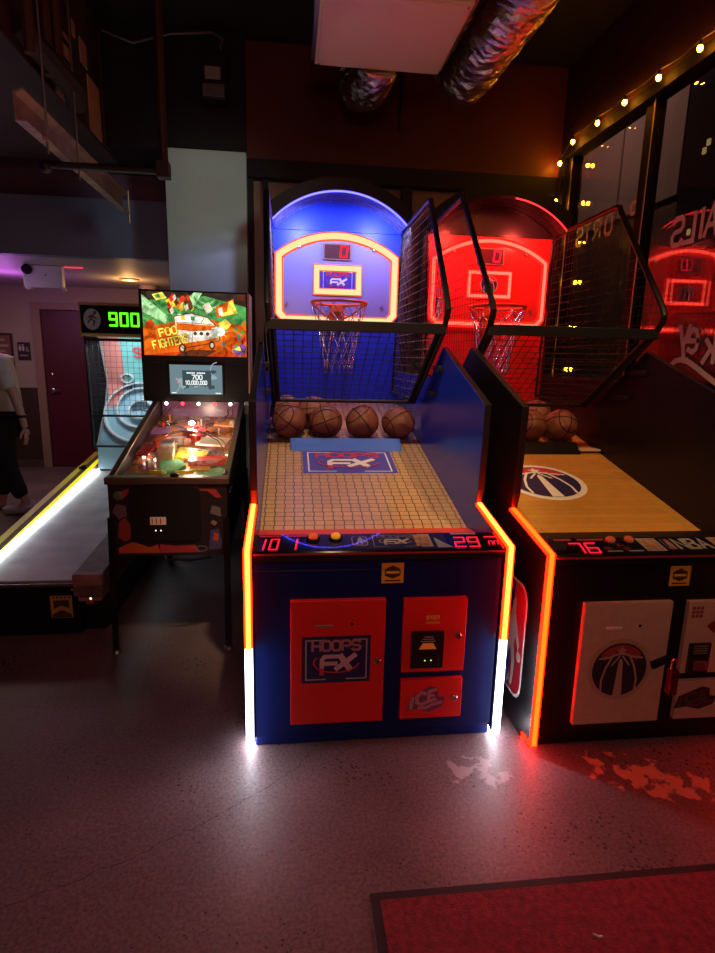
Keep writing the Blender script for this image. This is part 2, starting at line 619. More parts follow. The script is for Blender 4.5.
def hoop_machine(kind, ox, oy, label):
    A = kind == 'A'
    body = M_navy if A else M_black
    inner = M_bluein if A else M_black
    root = thing('basketball_arcade_game', label, 'arcade game', (ox, oy, 0), 'basketball arcade games side by side')
    # ---- cabinet
    mb = MB()
    mb.box(-.47, .47, .012, .46, .06, .735, body)
    mb.box(-.47, .47, .012, .12, .73, .79, body)
    mb.box(-.47, .47, .03, .3, .004, .06, body)
    mb.box(-.468, .468, .36, 2.36, .02, .70, M_black)
    mb.build('cabinet', root, .004)
    # ---- side panels and their light strips
    for s in (-1, 1):
        mb = MB()
        w0, w1 = s * .47, s * .5
        mb.prism(PROFILE, xdh, w0, w1, M_black, inner, M_black)
        sp = mb.build('side_panel', root, .003)
        if not A and s < 0:
            md = MB()
            pl = Plane((-.5, .245, .375), (0, -1, 0), (0, 0, 1))
            league_logo(md, pl, .25, .5, mat('badge blue', (.03, .06, .35), .4), mat('badge red', (.7, .03, .05), .4), M_white, .0012)
            md.build('badge', sp)
        mb = MB()
        path = [(.379, .875), (0, .809), (0, .42), (0, .04), (.075, .04), (.075, .008)]
        wa, wb = s * .474, s * .503
        if A:
            sweep(mb, path[:2] + [(0, .44)], 0, wa, wb, -.004, -.014, G_yelrim)
            sweep(mb, path[:2] + [(0, .44)], 0, s * .479, s * .497, -.013, -.019, G_yellow)
            sweep(mb, [(0, .44), (0, .04)], 0, wa, wb, -.004, -.014, G_whiterim)
            sweep(mb, [(0, .44), (0, .036)], 0, s * .478, s * .498, -.013, -.019, G_white)
            sweep(mb, path[3:], 0, s * .478, s * .498, -.002, -.014, G_white)
        else:
            sweep(mb, path[:2] + path[3:], 0, wa, wb, -.004, -.013, G_orrim)
            sweep(mb, path[:2] + [(0, .036)], 0, s * .481, s * .496, -.012, -.018, G_orange)
        o = mb.build('led_strip', root)
        o['label'] = 'glowing yellow and white light strip' if A else 'glowing amber light strip'
    # ---- control panel
    mb = MB()
    gl = mat('glossy black panel', (.01, .01, .016), .08, coat=.5)
    mb.prism([(-.002, .772), (-.002, .804), (.003, .8085), (.13, .8327), (.134, .829), (.134, .772)], xdh, -.469, .469, gl)
    mb.box(-.468, .468, -.004, 0, .796, .803, mat('red edge trim', (.5, .05, .04), .3, .3))
    cp = mb.build('control_panel', root)
    UY = (0, 1, .19)
    pl = Plane((0, .003, .809), (1, 0, 0), UY)

    def pr(name, fn):
        m_ = MB()
        fn(m_)
        m_.build(name, cp)
    rd = mat('dim red print', (.6, .06, .05), .4)
    if A:
        pr('panel_art', lambda m_: rect(m_, pl, -.235, .006, .26, .124, M_navyprint, .0006))
        pr('score_digits', lambda m_: digits(m_, pl, '10', -.462, .014, .075, .028, .0062, G_digit, .002, .12, .75))
        pr('score_digit', lambda m_: digits(m_, pl, '1', -.345, .014, .075, .028, .0062, G_digit, .002, .12))
        pr('score_digits', lambda m_: digits(m_, pl, '29', .285, .014, .072, .038, .0062, G_digit, .002, .12, .42))
        pr('timer_digits', lambda m_: digits(m_, pl, 'nn', .42, .028, .026, .014, .0035, G_digit, .002, .1, .5))
        pr('timer_mark', lambda m_: rect(m_, pl, .415, .085, .465, .092, G_digit, .002))
        pr('title_print', lambda m_: rect(m_, pl, -.45, .108, -.37, .122, rd, .0012))
        pr('title_print', lambda m_: rect(m_, pl, -.35, .108, -.27, .122, rd, .0012))
        pr('title_print', lambda m_: rect(m_, pl, .29, .112, .39, .124, M_greyprint, .0012))
        pr('wedge_print', lambda m_: shape(m_, pl, [(.215, .012), (.275, .012), (.215, .09)], M_greyprint, .0014))
        pr('logo_print', lambda m_: hoops_logo(m_, Plane(pl(.06, .066, 0), (1, 0, 0), UY), .19, .105, M_navyprint, mat('violet grey', (.18, .14, .3), .5), M_greyprint, M_greyprint, M_greyprint, .0012))
        cards = ((.13, .20),)
        pr('mark_print', lambda m_: league_logo(m_, Plane(pl(-.075, .07, 0), (1, 0, 0), UY), .06, .075, M_navyprint, M_purpleprint, M_greyprint, .001))
    else:
        pr('score_digits', lambda m_: digits(m_, pl, '76', -.385, .014, .07, .042, .0062, G_digit, .002, .12, .45))
        pr('title_print', lambda m_: rect(m_, pl, -.425, .106, -.355, .12, rd, .0012))
        pr('title_print', lambda m_: rect(m_, pl, -.33, .106, -.22, .12, rd, .0012))
        pr('league_print', lambda m_: text(m_, pl, 'NBA', .055, .035, .07, .036, .014, M_greyprint, .0014, gap=.35))
        pr('mark_print', lambda m_: league_logo(m_, Plane(pl(.022, .07, 0), (1, 0, 0), UY), .035, .08, M_navyprint, M_redprint, M_greyprint, .001))
        pr('caption_print', lambda m_: rect(m_, pl, -.25, .02, -.19, .028, M_greyprint, .0012))
        pr('caption_print', lambda m_: rect(m_, pl, -.165, .02, -.105, .028, M_greyprint, .0012))
        cards = ((-.09, -.01), (.21, .31))
    for a, b in cards:
        def card(m_, a=a, b=b):
            rect(m_, pl, a, .02, b, .118, M_greyprint, .0012)
            rect(m_, pl, a + .007, .027, b - .007, .111, mat('card print', (.5, .25, .18), .5, noise=(60, .5)), .0018)
        pr('card_print', card)
    for x, c in (((-.25, (.8, .12, .02)), (-.165, (.85, .4, .02))) if A else ((-.21, (.6, .12, .05)), (-.135, (.6, .12, .05)))):
        mb = MB()
        ct = pl(x, .085, 0)
        mb.lathe([(.026, 0), (.026, .01), (.019, .012)], lambda a, b, h: pl(x + a, .085 + b, h), M_darkplastic)
        mb.lathe([(.018, .01), (.018, .02), (.013, .025)], lambda a, b, h: pl(x + a, .085 + b, h), mat('button %d %d' % (int(x * 1000), A), c, .2, emit=c, es=.3 if A else .1))
        mb.build('start_button', cp, smooth=True)
    pr('clear_cover', lambda m_: rect(m_, pl, -.467, .002, .467, .126, GLP, .0035))
    # ---- ramp
    mb = MB()
    mb.prism([(.136, .76), (.136, .79), (.457, .752), (.457, .735)], xdh, -.469, .469, mat('lip metal with led red', (.7, .05, .03), .4) if A else M_blackmetal)  # on A the red LED glow is put into the lip's colour
    mb.build('ramp_lip', root)
    mb = MB()
    sl = ramp_h(1.457) - ramp_h(.457)
    # laid out flat in its own x and y, then tilted, so that boards and shadow grid follow its slope
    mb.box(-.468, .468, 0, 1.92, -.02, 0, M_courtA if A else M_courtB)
    rp = mb.build('ramp', root)
    rp.location = (0, .457, ramp_h(.457))
    rp.rotation_euler = (math.atan(sl), 0, 0)
    rl = math.hypot(1, sl)
    plr = Plane((0, 0, 0), (1, 0, 0), (0, 1, 0))
    mb = MB()
    if A:
        hoops_logo(mb, Plane((-.005, (1.21 - .457) * rl, .001), (1, 0, 0), (0, 1, 0)), .52, .315 * rl, M_purpleprint, M_redprint, M_white, M_white, M_redprint, .0012)
        mb.poly([(-.25, (1.06 - .457) * rl, .001), (.25, (1.06 - .457) * rl, .001), (.25, (1.05 - .457) * rl, .001), (-.25, (1.05 - .457) * rl, .001)], M_white)
    else:
        ball_logo(mb, Plane((-.07, (.99 - .457) * rl, .001), (1, 0, 0), (0, 1, 0)), 0, 0, .20, .20, M_white, M_navyprint, M_white, M_redprint, .0008)
    mb.build('court_logo', rp)
    mb = MB()
    st = mat('mid blue stop', (.05, .16, .65), .5) if A else M_black
    mb.prism([(1.37, ramp_h(1.37) + .002), (1.455, 1.022), (1.475, 1.0), (1.475, ramp_h(1.475) + .002)], xdh, -.335, .335, st)
    mb.build('ball_stop', root, .004)
    if not A:
        mb = MB()
        mb.box(.33, .465, 1.38, 1.46, ramp_h(1.46), ramp_h(1.46) + .012, M_cream)
        mb.build('corner_block', root, .003)
    # ---- front doors
    defs = [('storage_door', -.335, .021, .112, .62), ('coin_door', .088, .336, .315, .617), ('service_door', .090, .336, .114, .28)]
    dm = M_reddoor if A else M_cream
    for nm, x0, x1, z0, z1 in defs:
        mb = MB()
        mb.box(x0, x1, -.008, .014, z0, z1, dm)
        dr = mb.build(nm, root, .002)
        mb = MB()
        lx, lz = (x1 - .026, .372) if nm == 'storage_door' else (x1 - .03, .465 if nm == 'coin_door' else .2)
        mb.lathe([(.013, 0), (.013, .006), (.009, .01), (.009, .013)], lambda a, b, h: (lx + a, -.008 - h, lz + b), M_chrome, 14)
        mb.box(lx - .002, lx + .002, -.0225, -.021, lz - .006, lz + .006, M_black)
        if A or nm != 'storage_door':
            mb.build('lock', dr, smooth=True)
        fr = Plane(((x0 + x1) / 2, -.008, (z0 + z1) / 2), (1, 0, 0), (0, 0, 1))
        if nm == 'storage_door':
            mb = MB()
            mb.box(-.242, -.178, -.0125, -.008, .515, .524, M_steel if A else M_white)
            mb.build('coin_return', dr, .001)
            mb = MB()
            mb.lathe([(.006, 0), (.006, .002)], lambda a, b, h: (-.105 + a, -.008 - h, .525 + b), M_black, 10)
            mb.build('key_hole', dr)
            mb = MB()
            if A:
                hoops_logo(mb, Plane((-.163, -.008, .382), (1, 0, 0), (0, 0, 1)), .26, .192, M_navyprint, mat('muted rose print', (.42, .2, .22), .5), M_greyprint, mat('pale rose print', (.6, .42, .45), .5), M_redprint, .001)
            else:
                ball_logo(mb, Plane((-.168, -.008, .345), (1, 0, 0), (0, 0, 1)), 0, 0, .116, .116, mat('tan print', (.5, .33, .22), .5), mat('blackish navy print', (.022, .02, .04), .45), mat('tan print'), mat('dull red print', (.38, .05, .045), .5), .0008)
            mb.build('logo_sticker', dr)
        elif nm == 'coin_door':
            mb = MB()
            cx0, cx1, cz0, cz1 = (.122, .25, .335, .487) if A else (.11, .2, .32, .445)
            mb.box(cx0, cx1, -.018, -.006, cz0, cz1, M_darkplastic)
            mb.box(cx0 + .02, cx1 - .02, -.03, -.018, cz0 + .018, cz0 + .055, M_darkplastic if A else M_steel)
            cm = mb.build('coin_mechanism', dr, .002)
            mb = MB()
            pc = Plane(((cx0 + cx1) / 2, -.018, (cz0 + cz1) / 2), (1, 0, 0), (0, 0, 1))
            if A:
                am = mat('amber print', (.7, .22, .04), .5, emit=(.8, .25, .03), es=.15)
                shape(mb, pc, [(-.035, .005), (.035, .005), (.02, .03), (-.02, .03)], am, .001)
                for k in range(3):
                    rect(mb, pc, -.03 + .008 * k, .036 + .009 * k, .028 - .004 * k, .039 + .009 * k, M_greyprint, .001)
                for k in (-1, 1):
                    q_ = MB()
                    ell(q_, pc, k * .012, -.035, .003, .003, glow('green pilot light', (.5, 1, .1), 1.2), .014)
                    q_.build('pilot_light', cm)
            else:
                for k in range(4):
                    rect(mb, pc, -.03, .02 + .01 * k, .03, .026 + .01 * k, mat('olive print', (.25, .2, .08), .5), .001)
            mb.build('coin_slot_label', cm)
            mb = MB()
            if A:
                for k in range(4):
                    rect(mb, fr, -.035 + .014 * k, .065 + .004 * (k % 2), -.024 + .014 * k, .085, M_yellowstick, .001)
                rect(mb, fr, -.035, .05, .02, .058, M_yellowstick, .001)
            else:
                for r_ in range(3):
                    for k in range(3):
                        rect(mb, fr, -.11 + .017 * k, .085 + .017 * r_, -.097 + .017 * k, .097 + .017 * r_, mat('faded red print', (.3, .05, .03), .5), .001)
                shape(mb, fr, [(-.04, .05), (.0, .08), (.06, .075), (.06, .02), (.01, .01), (-.02, .03)], mat('dark red smudge', (.22, .03, .02), .6), .001)
            mb.build('door_sticker', dr)
        else:
            mb = MB()
            if A:
                ice_logo(mb, Plane((.193, -.008, .196), (1, 0, 0), (0, 0, 1)), .15, .115, mat('rose ice print', (.5, .27, .3), .5), mat('plum ice print', (.16, .06, .16), .5), .0012)
            else:
                ice_logo(mb, Plane((.175, -.008, .205), (1, 0, 0), (0, 0, 1)), .18, .1, mat('dark ice print', (.1, .05, .04), .5), mat('darker ice print', (.035, .02, .02), .5), .0012)
            mb.build('maker_logo', dr)
    if not A:
        mb = MB()
        mb.prism([(-.045, .372), (.045, .408), (.06, .385), (-.035, .345)], lambda a, b, t: (a, t, b), -.02, .0, M_blackmetal)
        hp = mb.build('hasp', root, .002)
        mb = MB()
        mb.box(.022, .056, -.05, -.022, .25, .35, mat('red lock body', (.2, .02, .025), .12, .6))
        mb.tube([(.028, -.036, .35), (.028, -.036, .385), (.034, -.036, .395), (.044, -.036, .395), (.05, -.036, .385), (.05, -.036, .35)], .005, M_chrome, 8)
        mb.build('padlock', hp, .004)
    mb = MB()
    ps = Plane((.045, .012, .716), (1, 0, 0), (0, 0, 1))
    rect(mb, ps, -.042, -.04, .042, .04, M_yellowstick, .001)
    dk = mat('dark sticker print', (.05, .035, .01), .5)
    shape(mb, ps, [(-.03, .015), (0, .03), (.03, .015), (.03, -.01), (0, -.022), (-.03, -.01)], dk, .0015)
    rect(mb, ps, -.025, -.002, .025, .008, M_yellowstick, .002)
    rect(mb, ps, -.03, -.033, .03, -.027, dk, .0015)
    mb.build('notice_sticker', root)
    # ---- back panel and hood
    bw = M_bluewall if A else mat('red back panel', (.8, .03, .025), .4)
    mb = MB()
    ar = arch(.468, 2.40, .2)
    mb.box(-.468, .468, 2.335, 2.36, 1.0, 2.372, bw)
    mb.build('back_panel', root)
    mb = MB()
    mb.prism([(-.468, 2.375)] + [(x, h) for x, h in ar] + [(.468, 2.375)], lambda a, b, t: (a, t, b), 2.335, 2.36, M_bluewall if A else mat('glossy black panel top', (.02, .018, .02), .25))
    mb.build('upper_back_panel', root)
    mb = MB()
    mb.box(-.5, .5, 2.362, 2.44, .05, 2.36, M_black)
    mb.build('rear_housing', root, .004)
    inn, out = arch(.455, 2.387, .194), arch(.49, 2.47, .19)
    prof = inn + out[::-1]
    mb = MB()
    hin = mat('blue hood lining', (.02, .05, .5), .3) if A else M_black
    n = len(inn)
    pts0 = [(x, 2.08, h) for x, h in prof]
    pts1 = [(x, 2.44, h) for x, h in prof]
    N = len(prof)
    for k in range(N):
        j = (k + 1) % N
        mb.poly([pts0[k], pts0[j], pts1[j], pts1[k]], hin if k < n - 1 else M_black)
    for k in range(n - 1):
        mb.poly([pts0[k], pts0[k + 1], pts0[N - 2 - k], pts0[N - 1 - k]], M_black)
        mb.poly([pts1[k], pts1[k + 1], pts1[N - 2 - k], pts1[N - 1 - k]], M_black)
    hd = mb.build('hood', root)
    mb = MB()
    ledarc = arch(.449, 2.383, .192, 28)
    if A:
        mb.tube([(x, 2.084, h) for x, h in ledarc], .006, G_blueline, 6)
    else:
        mb.tube([(x, 2.084, h) for x, h in ledarc[16:]], .004, G_redline, 6)
    mb.build('hood_light_strip', hd)
    mb = MB()
    g2 = arch(.44, 2.375, .188, 18)
    for k, (x, h) in enumerate(g2):
        mb.tube([(x, 2.09, h), (x, 2.33, h)], .0018, M_wire if A else M_wire2, 4)
    for d in (2.1, 2.15, 2.2, 2.25, 2.3):
        mb.tube([(x, d, h) for x, h in g2], .0018, M_wire if A else M_wire2, 4)
    mb.build('hood_wire_mesh', hd)
    for s in (-1, 1):
        mb = MB()
        mb.box(*sorted((s * .47, s * .5)), 2.3, 2.44, 1.4, 2.47, M_black)
        mb.build('rear_post', root, .003)
    # ---- backboard
    mb = MB()
    arcb = arch(.415, 2.2, .14, 24)
    outline = [(-.375, 1.765), (-.415, 1.81)] + arcb + [(.415, 1.81), (.375, 1.765)]
    bbm = mat('pale blue acrylic', (.3, .3, .75), .2) if A else mat('red lit acrylic', (.85, .05, .04), .2)
    mb.prism(outline, lambda a, b, t: (a, t, b), 2.318, 2.334, bbm)
    bb = mb.build('backboard', root)
    def ribbon(name, pts, w1, m1, w2, m2, closed=True):
        q = MB()
        pts = [Vector(p) for p in pts]
        Nn = len(pts)
        for ww, mm, y in ((w1, m1, 2.312), (w2, m2, 2.306)):
            inner_, outer_ = [], []
            for k in range(Nn):
                t = ((pts[(k + 1) % Nn] - pts[k]).normalized() + (pts[k] - pts[k - 1]).normalized()).normalized()
                a = (pts[k] - pts[k - 1]).normalized()
                nn = Vector((-t.y, t.x))
                sc = 1 / max(.45, nn.dot(Vector((-a.y, a.x))))
                inner_.append(pts[k] - nn * ww / 2 * sc)
                outer_.append(pts[k] + nn * ww / 2 * sc)
            for k in range(Nn):
                j = (k + 1) % Nn
                for ya, yb in ((y, y),):
                    q.poly([(inner_[k].x, y, inner_[k].y), (inner_[j].x, y, inner_[j].y), (outer_[j].x, y, outer_[j].y), (outer_[k].x, y, outer_[k].y)], mm)
                q.poly([(outer_[k].x, y, outer_[k].y), (outer_[j].x, y, outer_[j].y), (outer_[j].x, 2.318, outer_[j].y), (outer_[k].x, 2.318, outer_[k].y)], m1)
                q.poly([(inner_[k].x, y, inner_[k].y), (inner_[j].x, y, inner_[j].y), (inner_[j].x, 2.318, inner_[j].y), (inner_[k].x, 2.318, inner_[k].y)], m1)
        return q.build(name, bb)
    c1, c2 = (G_cream, G_creamrim) if A else (G_redcore, G_redrim)
    ribbon('light_border', outline, .062 if A else .05, c2, .042 if A else .022, c1)
    sq = [(-.148, 1.962), (-.148, 2.124), (.155, 2.124), (.155, 1.962)]
    ribbon('light_square', sq, .048 if A else .036, c2, .036 if A else .02, c1)
    mb = MB()
    pb = Plane((.0035, 2.317, 2.043), (1, 0, 0), (0, 0, 1))
    if A:
        rect(mb, pb, -.127, -.073, .127, .073, mat('blue violet print', (.05, .05, .55), .4), .001)
        hoops_logo(mb, Plane((.0035, 2.316, 2.04), (1, 0, 0), (0, 0, 1)), .235, .14, mat('blue violet print', (.05, .05, .55), .4), M_redprint, M_white, M_white, M_redprint, .0012)
    else:
        ball_logo(mb, pb, 0, 0, .062, .062, M_redprint, M_navyprint, M_white, M_redprint, .001)
    mb.build('board_logo', bb)
    if not A:
        mb = MB()
        league_logo(mb, Plane((-.37, 2.317, 1.86), (1, 0, 0), (0, 0, 1)), .075, .165, mat('badge blue', (.03, .06, .35), .4), mat('badge red', (.7, .03, .05), .4), M_white, .0012)
        mb.build('badge', bb)
    mb = MB()
    mb.box(-.105, .1, 2.306, 2.33, 2.18, 2.292, mat('grey display surround', (.3, .2, .2), .5))
    mb.box(-.092, .088, 2.302, 2.31, 2.19, 2.282, mat('smoked display', (.1, .035, .045), .2))
    ds = mb.build('score_display', bb)
    mb = MB()
    digits(mb, Plane((0, 2.301, 0), (1, 0, 0), (0, 0, 1)), '0', .018, 2.2, .07, .045, .013, G_digit, .002, .1)
    mb.build('score_digit', ds)
    for x, z in ((-.27, 2.26), (.26, 2.255), (-.36, 1.87), (.33, 1.865)):
        mb = MB()
        mb.lathe([(.011, 0), (.011, .01), (.006, .016)], lambda a, b, h: (x + a, 2.318 - h, z + b), M_steel, 12)
        mb.build('bolt', bb, smooth=True)
    # ---- rim and net
    mb = MB()
    rc, rh, rr = 2.095, 1.868, .19
    mb.tube([(rr * math.cos(2 * PI * k / 32), rc + rr * math.sin(2 * PI * k / 32), rh) for k in range(32)], .0105, M_orangerim, 8, True)
    for s in (-1, 1):
        mb.tube([(s * rr * .93, rc + rr * .37, rh - .01), (s * .09, 2.25, rh - .075), (s * .035, 2.3, rh - .1)], .007, M_orangerim, 6)
    for k in range(12):
        a = 2 * PI * (k + .5) / 12
        mb.tube([(rr * math.cos(a - .06), rc + rr * math.sin(a - .06), rh - .008), (rr * math.cos(a), rc + rr * math.sin(a), rh - .026), (rr * math.cos(a + .06), rc + rr * math.sin(a + .06), rh - .008)], .0035, M_orangerim, 5)
    rim = mb.build('rim', root, smooth=True)
    mb = MB()
    mb.box(-.055, .055, 2.29, 2.318, rh - .125, rh + .005, M_orangerim)
    mb.box(-.045, .045, 2.27, 2.3, rh - .05, rh + .002, M_orangerim)
    mb.build('rim_bracket', rim, .004)
    mb = MB()
    S = 12
    rows = 6
    def np_(k, j):
        z = [-.025, -.1, -.19, -.28, -.365, -.44][j]
        q = [.185, .165, .14, .12, .108, .1][j]
        a = 2 * PI * (k + .5 * (j % 2) + .5) / S
        wob = .006 * math.sin(k * 5.3 + j * 2.1)
        return Vector(((q + wob) * math.cos(a), rc + (q + wob) * math.sin(a), rh + z + wob))
    for k in range(S):
        for j in range(rows - 1):
            for dk_ in (0, 1):
                a = np_(k, j)
                b = np_(k + (dk_ if j % 2 else dk_ - 1), j + 1)
                nb = 13
                pts = [a.lerp(b, q / nb) for q in range(nb + 1)]
                mb.tube(pts, .003, M_chain, 5, radii=[.0038 if q % 2 else .0018 for q in range(nb + 1)])
        a = np_(k, rows - 1)
        mb.tube([a, a + Vector((0, 0, -.012)), a + Vector((0, 0, -.024)), a + Vector((0, 0, -.036))], .003, M_chain, 5, radii=[.0018, .004, .0018, .004])
    mb.build('chain_net', rim)
    # ---- wire cage
    for s in (-1, 1):
        mb = MB()
        ring = [(s * cage_w(h), d, h) for d, h in CAGE]
        fr_path = []
        def P3(d, h):
            return (s * cage_w(h), d, h)
        bent = [(1.569, 1.237), (.985, 1.632), (.951, 1.668), (.915, 1.715), (.905, 1.745), (.93, 1.785), (1.455, 2.365), (1.47, 2.39), (1.51, 2.4), (2.08, 2.39)]
        mb.tube([P3(*p) for p in bent], .016, M_blackmetal, 8)
        mb.tube([P3(1.569, 1.237), P3(2.33, 1.25)], .01, M_blackmetal, 6)
        mb.tube([P3(2.33, 1.25), P3(2.33, 2.36)], .008, M_blackmetal, 6)
        mb.tube([P3(2.08, 2.387), P3(2.33, 2.36)], .008, M_blackmetal, 6)
        fr = mb.build('cage_frame', root, smooth=True)
        mb = MB()
        wm = M_wire if A else M_wire2
        wr = .0016 if A else .0013
        k = 0
        d = .93
        while d < 2.33:
            for h0, h1 in clip_lines(CAGE, 0, d):
                mb.tube([P3(d, h0), P3(d, h1)], wr * .8, wm, 4)
            d += .05
        h = 1.26
        while h < 2.39:
            for d0, d1 in clip_lines(CAGE, 1, h):
                mb.tube([(s * (cage_w(h) - .004), d0, h), (s * (cage_w(h) - .004), d1, h)], wr, wm, 4)
            h += .05
        mb.build('wire_mesh', fr)
    mb = MB()
    T, B = (.951, 1.656), (1.569, 1.237)
    def F(x, t):
        d = T[0] + (B[0] - T[0]) * t
        h = T[1] + (B[1] - T[1]) * t
        return (x * cage_w(h) / .452, d, h)
    mb.box(-.452, .452, .935, .967, 1.628, 1.68, M_blackmetal)
    mb.tube([F(-.45, 1), F(.45, 1)], .012, M_blackmetal, 6)
    for s in (-1, 1):
        mb.tube([F(s * .425, .03), F(s * .425, 1)], .012, M_blackmetal, 6)
    fs = mb.build('front_screen', root, .003)
    mb = MB()
    nx, ny = 17, 14
    for k in range(1, nx):
        x = -.425 + .85 * k / nx
        mb.tube([F(x, .04), F(x, 1)], .0019, M_darkwire, 4)
    for k in range(1, ny):
        t = .04 + .96 * k / ny
        a, b = F(-.425, t), F(.425, t)
        mb.tube([(a[0], a[1] - .003, a[2] - .003), (b[0], b[1] - .003, b[2] - .003)], .0019, M_darkwire, 4)
    mb.build('wire_mesh', fs)
    # hinge brackets where the cage bolts to the side panels
    for s in (-1, 1):
        mb = MB()
        mb.box(*sorted((s * .44, s * .47)), 1.02, 1.14, 1.44, 1.47, M_blackmetal)
        mb.build('cage_bracket', root, .003)
        mb = MB()
        mb.box(*sorted((s * .44, s * .47)), 1.16, 1.28, 1.3, 1.325, M_blackmetal)
        mb.build('cage_bracket', root, .003)
    # ---- added spots, unseen behind the hood front, that brighten the backboard
    for x in (-.27, .27):
        lt = bpy.data.lights.new('hood_fill_spot', 'SPOT')
        lt.energy = 13 if A else 17
        lt.color = (.48, .5, 1.) if A else (1, .07, .05)
        lt.spot_size = math.radians(165)
        lt.spot_blend = .5
        lt.shadow_soft_size = .03
        lo = bpy.data.objects.new('hood_fill_spot', lt)
        COL.objects.link(lo)
        lo.parent = root
        lo.location = (x, 2.0, 2.40)
        lo.rotation_euler = (math.radians(42), 0, 0)
    return root


hoop_machine('A', .3355, 1.972, 'blue hoop shooting game with red doors and white and yellow glowing edges')
hoop_machine('B', 1.4306, 1.882, 'black hoop shooting game with cream doors, red-lit backboard and amber glowing edges')

# ------------------------------------------------------------------ basketballs


def basketball(label, x, y, z, r, rot):
    mb = MB()
    mb.ball((0, 0, 0), r, M_ball, 32, 20)
    o = mb.build('basketball', None, smooth=True, angle=180)
    tag(o, label, 'basketball', 'basketballs resting in the two hoop games')
    o.location = (x, y, z)
    o.rotation_euler = rot
    mb = MB()
    R = r * 1.001
    n = 40
    mb.tube([(R * math.cos(2 * PI * k / n), R * math.sin(2 * PI * k / n), 0) for k in range(n)], .0031, M_seam, 5, True)
    mb.tube([(R * math.cos(2 * PI * k / n), 0, R * math.sin(2 * PI * k / n)) for k in range(n)], .0031, M_seam, 5, True)
    for s in (-1, 1):
        pts = []
        for k in range(n):
            a = 2 * PI * k / n
            v = Vector((s * (.62 + .12 * math.cos(2 * a)), .72 * math.cos(a), .66 * math.sin(a))).normalized() * R
            pts.append(v)
        mb.tube(pts, .0031, M_seam, 5, True)
    mb.build('seams', o)
    return o


AX, AY, BX, BY = .3355, 1.972, 1.4306, 1.882
rb = .104


def on_ramp(d, r):
    return ramp_h(d) + r * 1.0243 - .001


for lab, x, d, rot in (
    ('front basketball at the left end of the row in the blue game', -.342, 1.585, (.5, .4, .9)),
    ('second front basketball from the left in the blue game', -.113, 1.588, (1.2, .1, 1.45)),
    ('third front basketball from the left in the blue game', .115, 1.588, (.3, .9, .5)),
    ('front basketball at the right end of the row in the blue game', .345, 1.585, (.9, -.5, .2)),
    ('basketball half hidden behind the leftmost front ball in the blue game', -.362, 1.795, (.2, 1.2, .6)),
    ('basketball wedged behind the gap between the first two front balls in the blue game', -.185, 1.772, (1.4, .3, 1.1)),
):
    basketball(lab, AX + x, AY + d, on_ramp(d, rb), rb, rot)
for lab, x, d, rot in (
    ('front basketball at the right in the black game', .29, 1.585, (.4, .6, 1.9)),
    ('front basketball in the black game, partly cut off by the blue game cabinet', .08, 1.585, (1.1, .2, .4)),
    ('basketball sitting behind the two front balls in the black game', .205, 1.785, (.2, .9, 1.3)),
):
    basketball(lab, BX + x, BY + d, on_ramp(d, rb), rb, rot)
# ------------------------------------------------------------------ the room


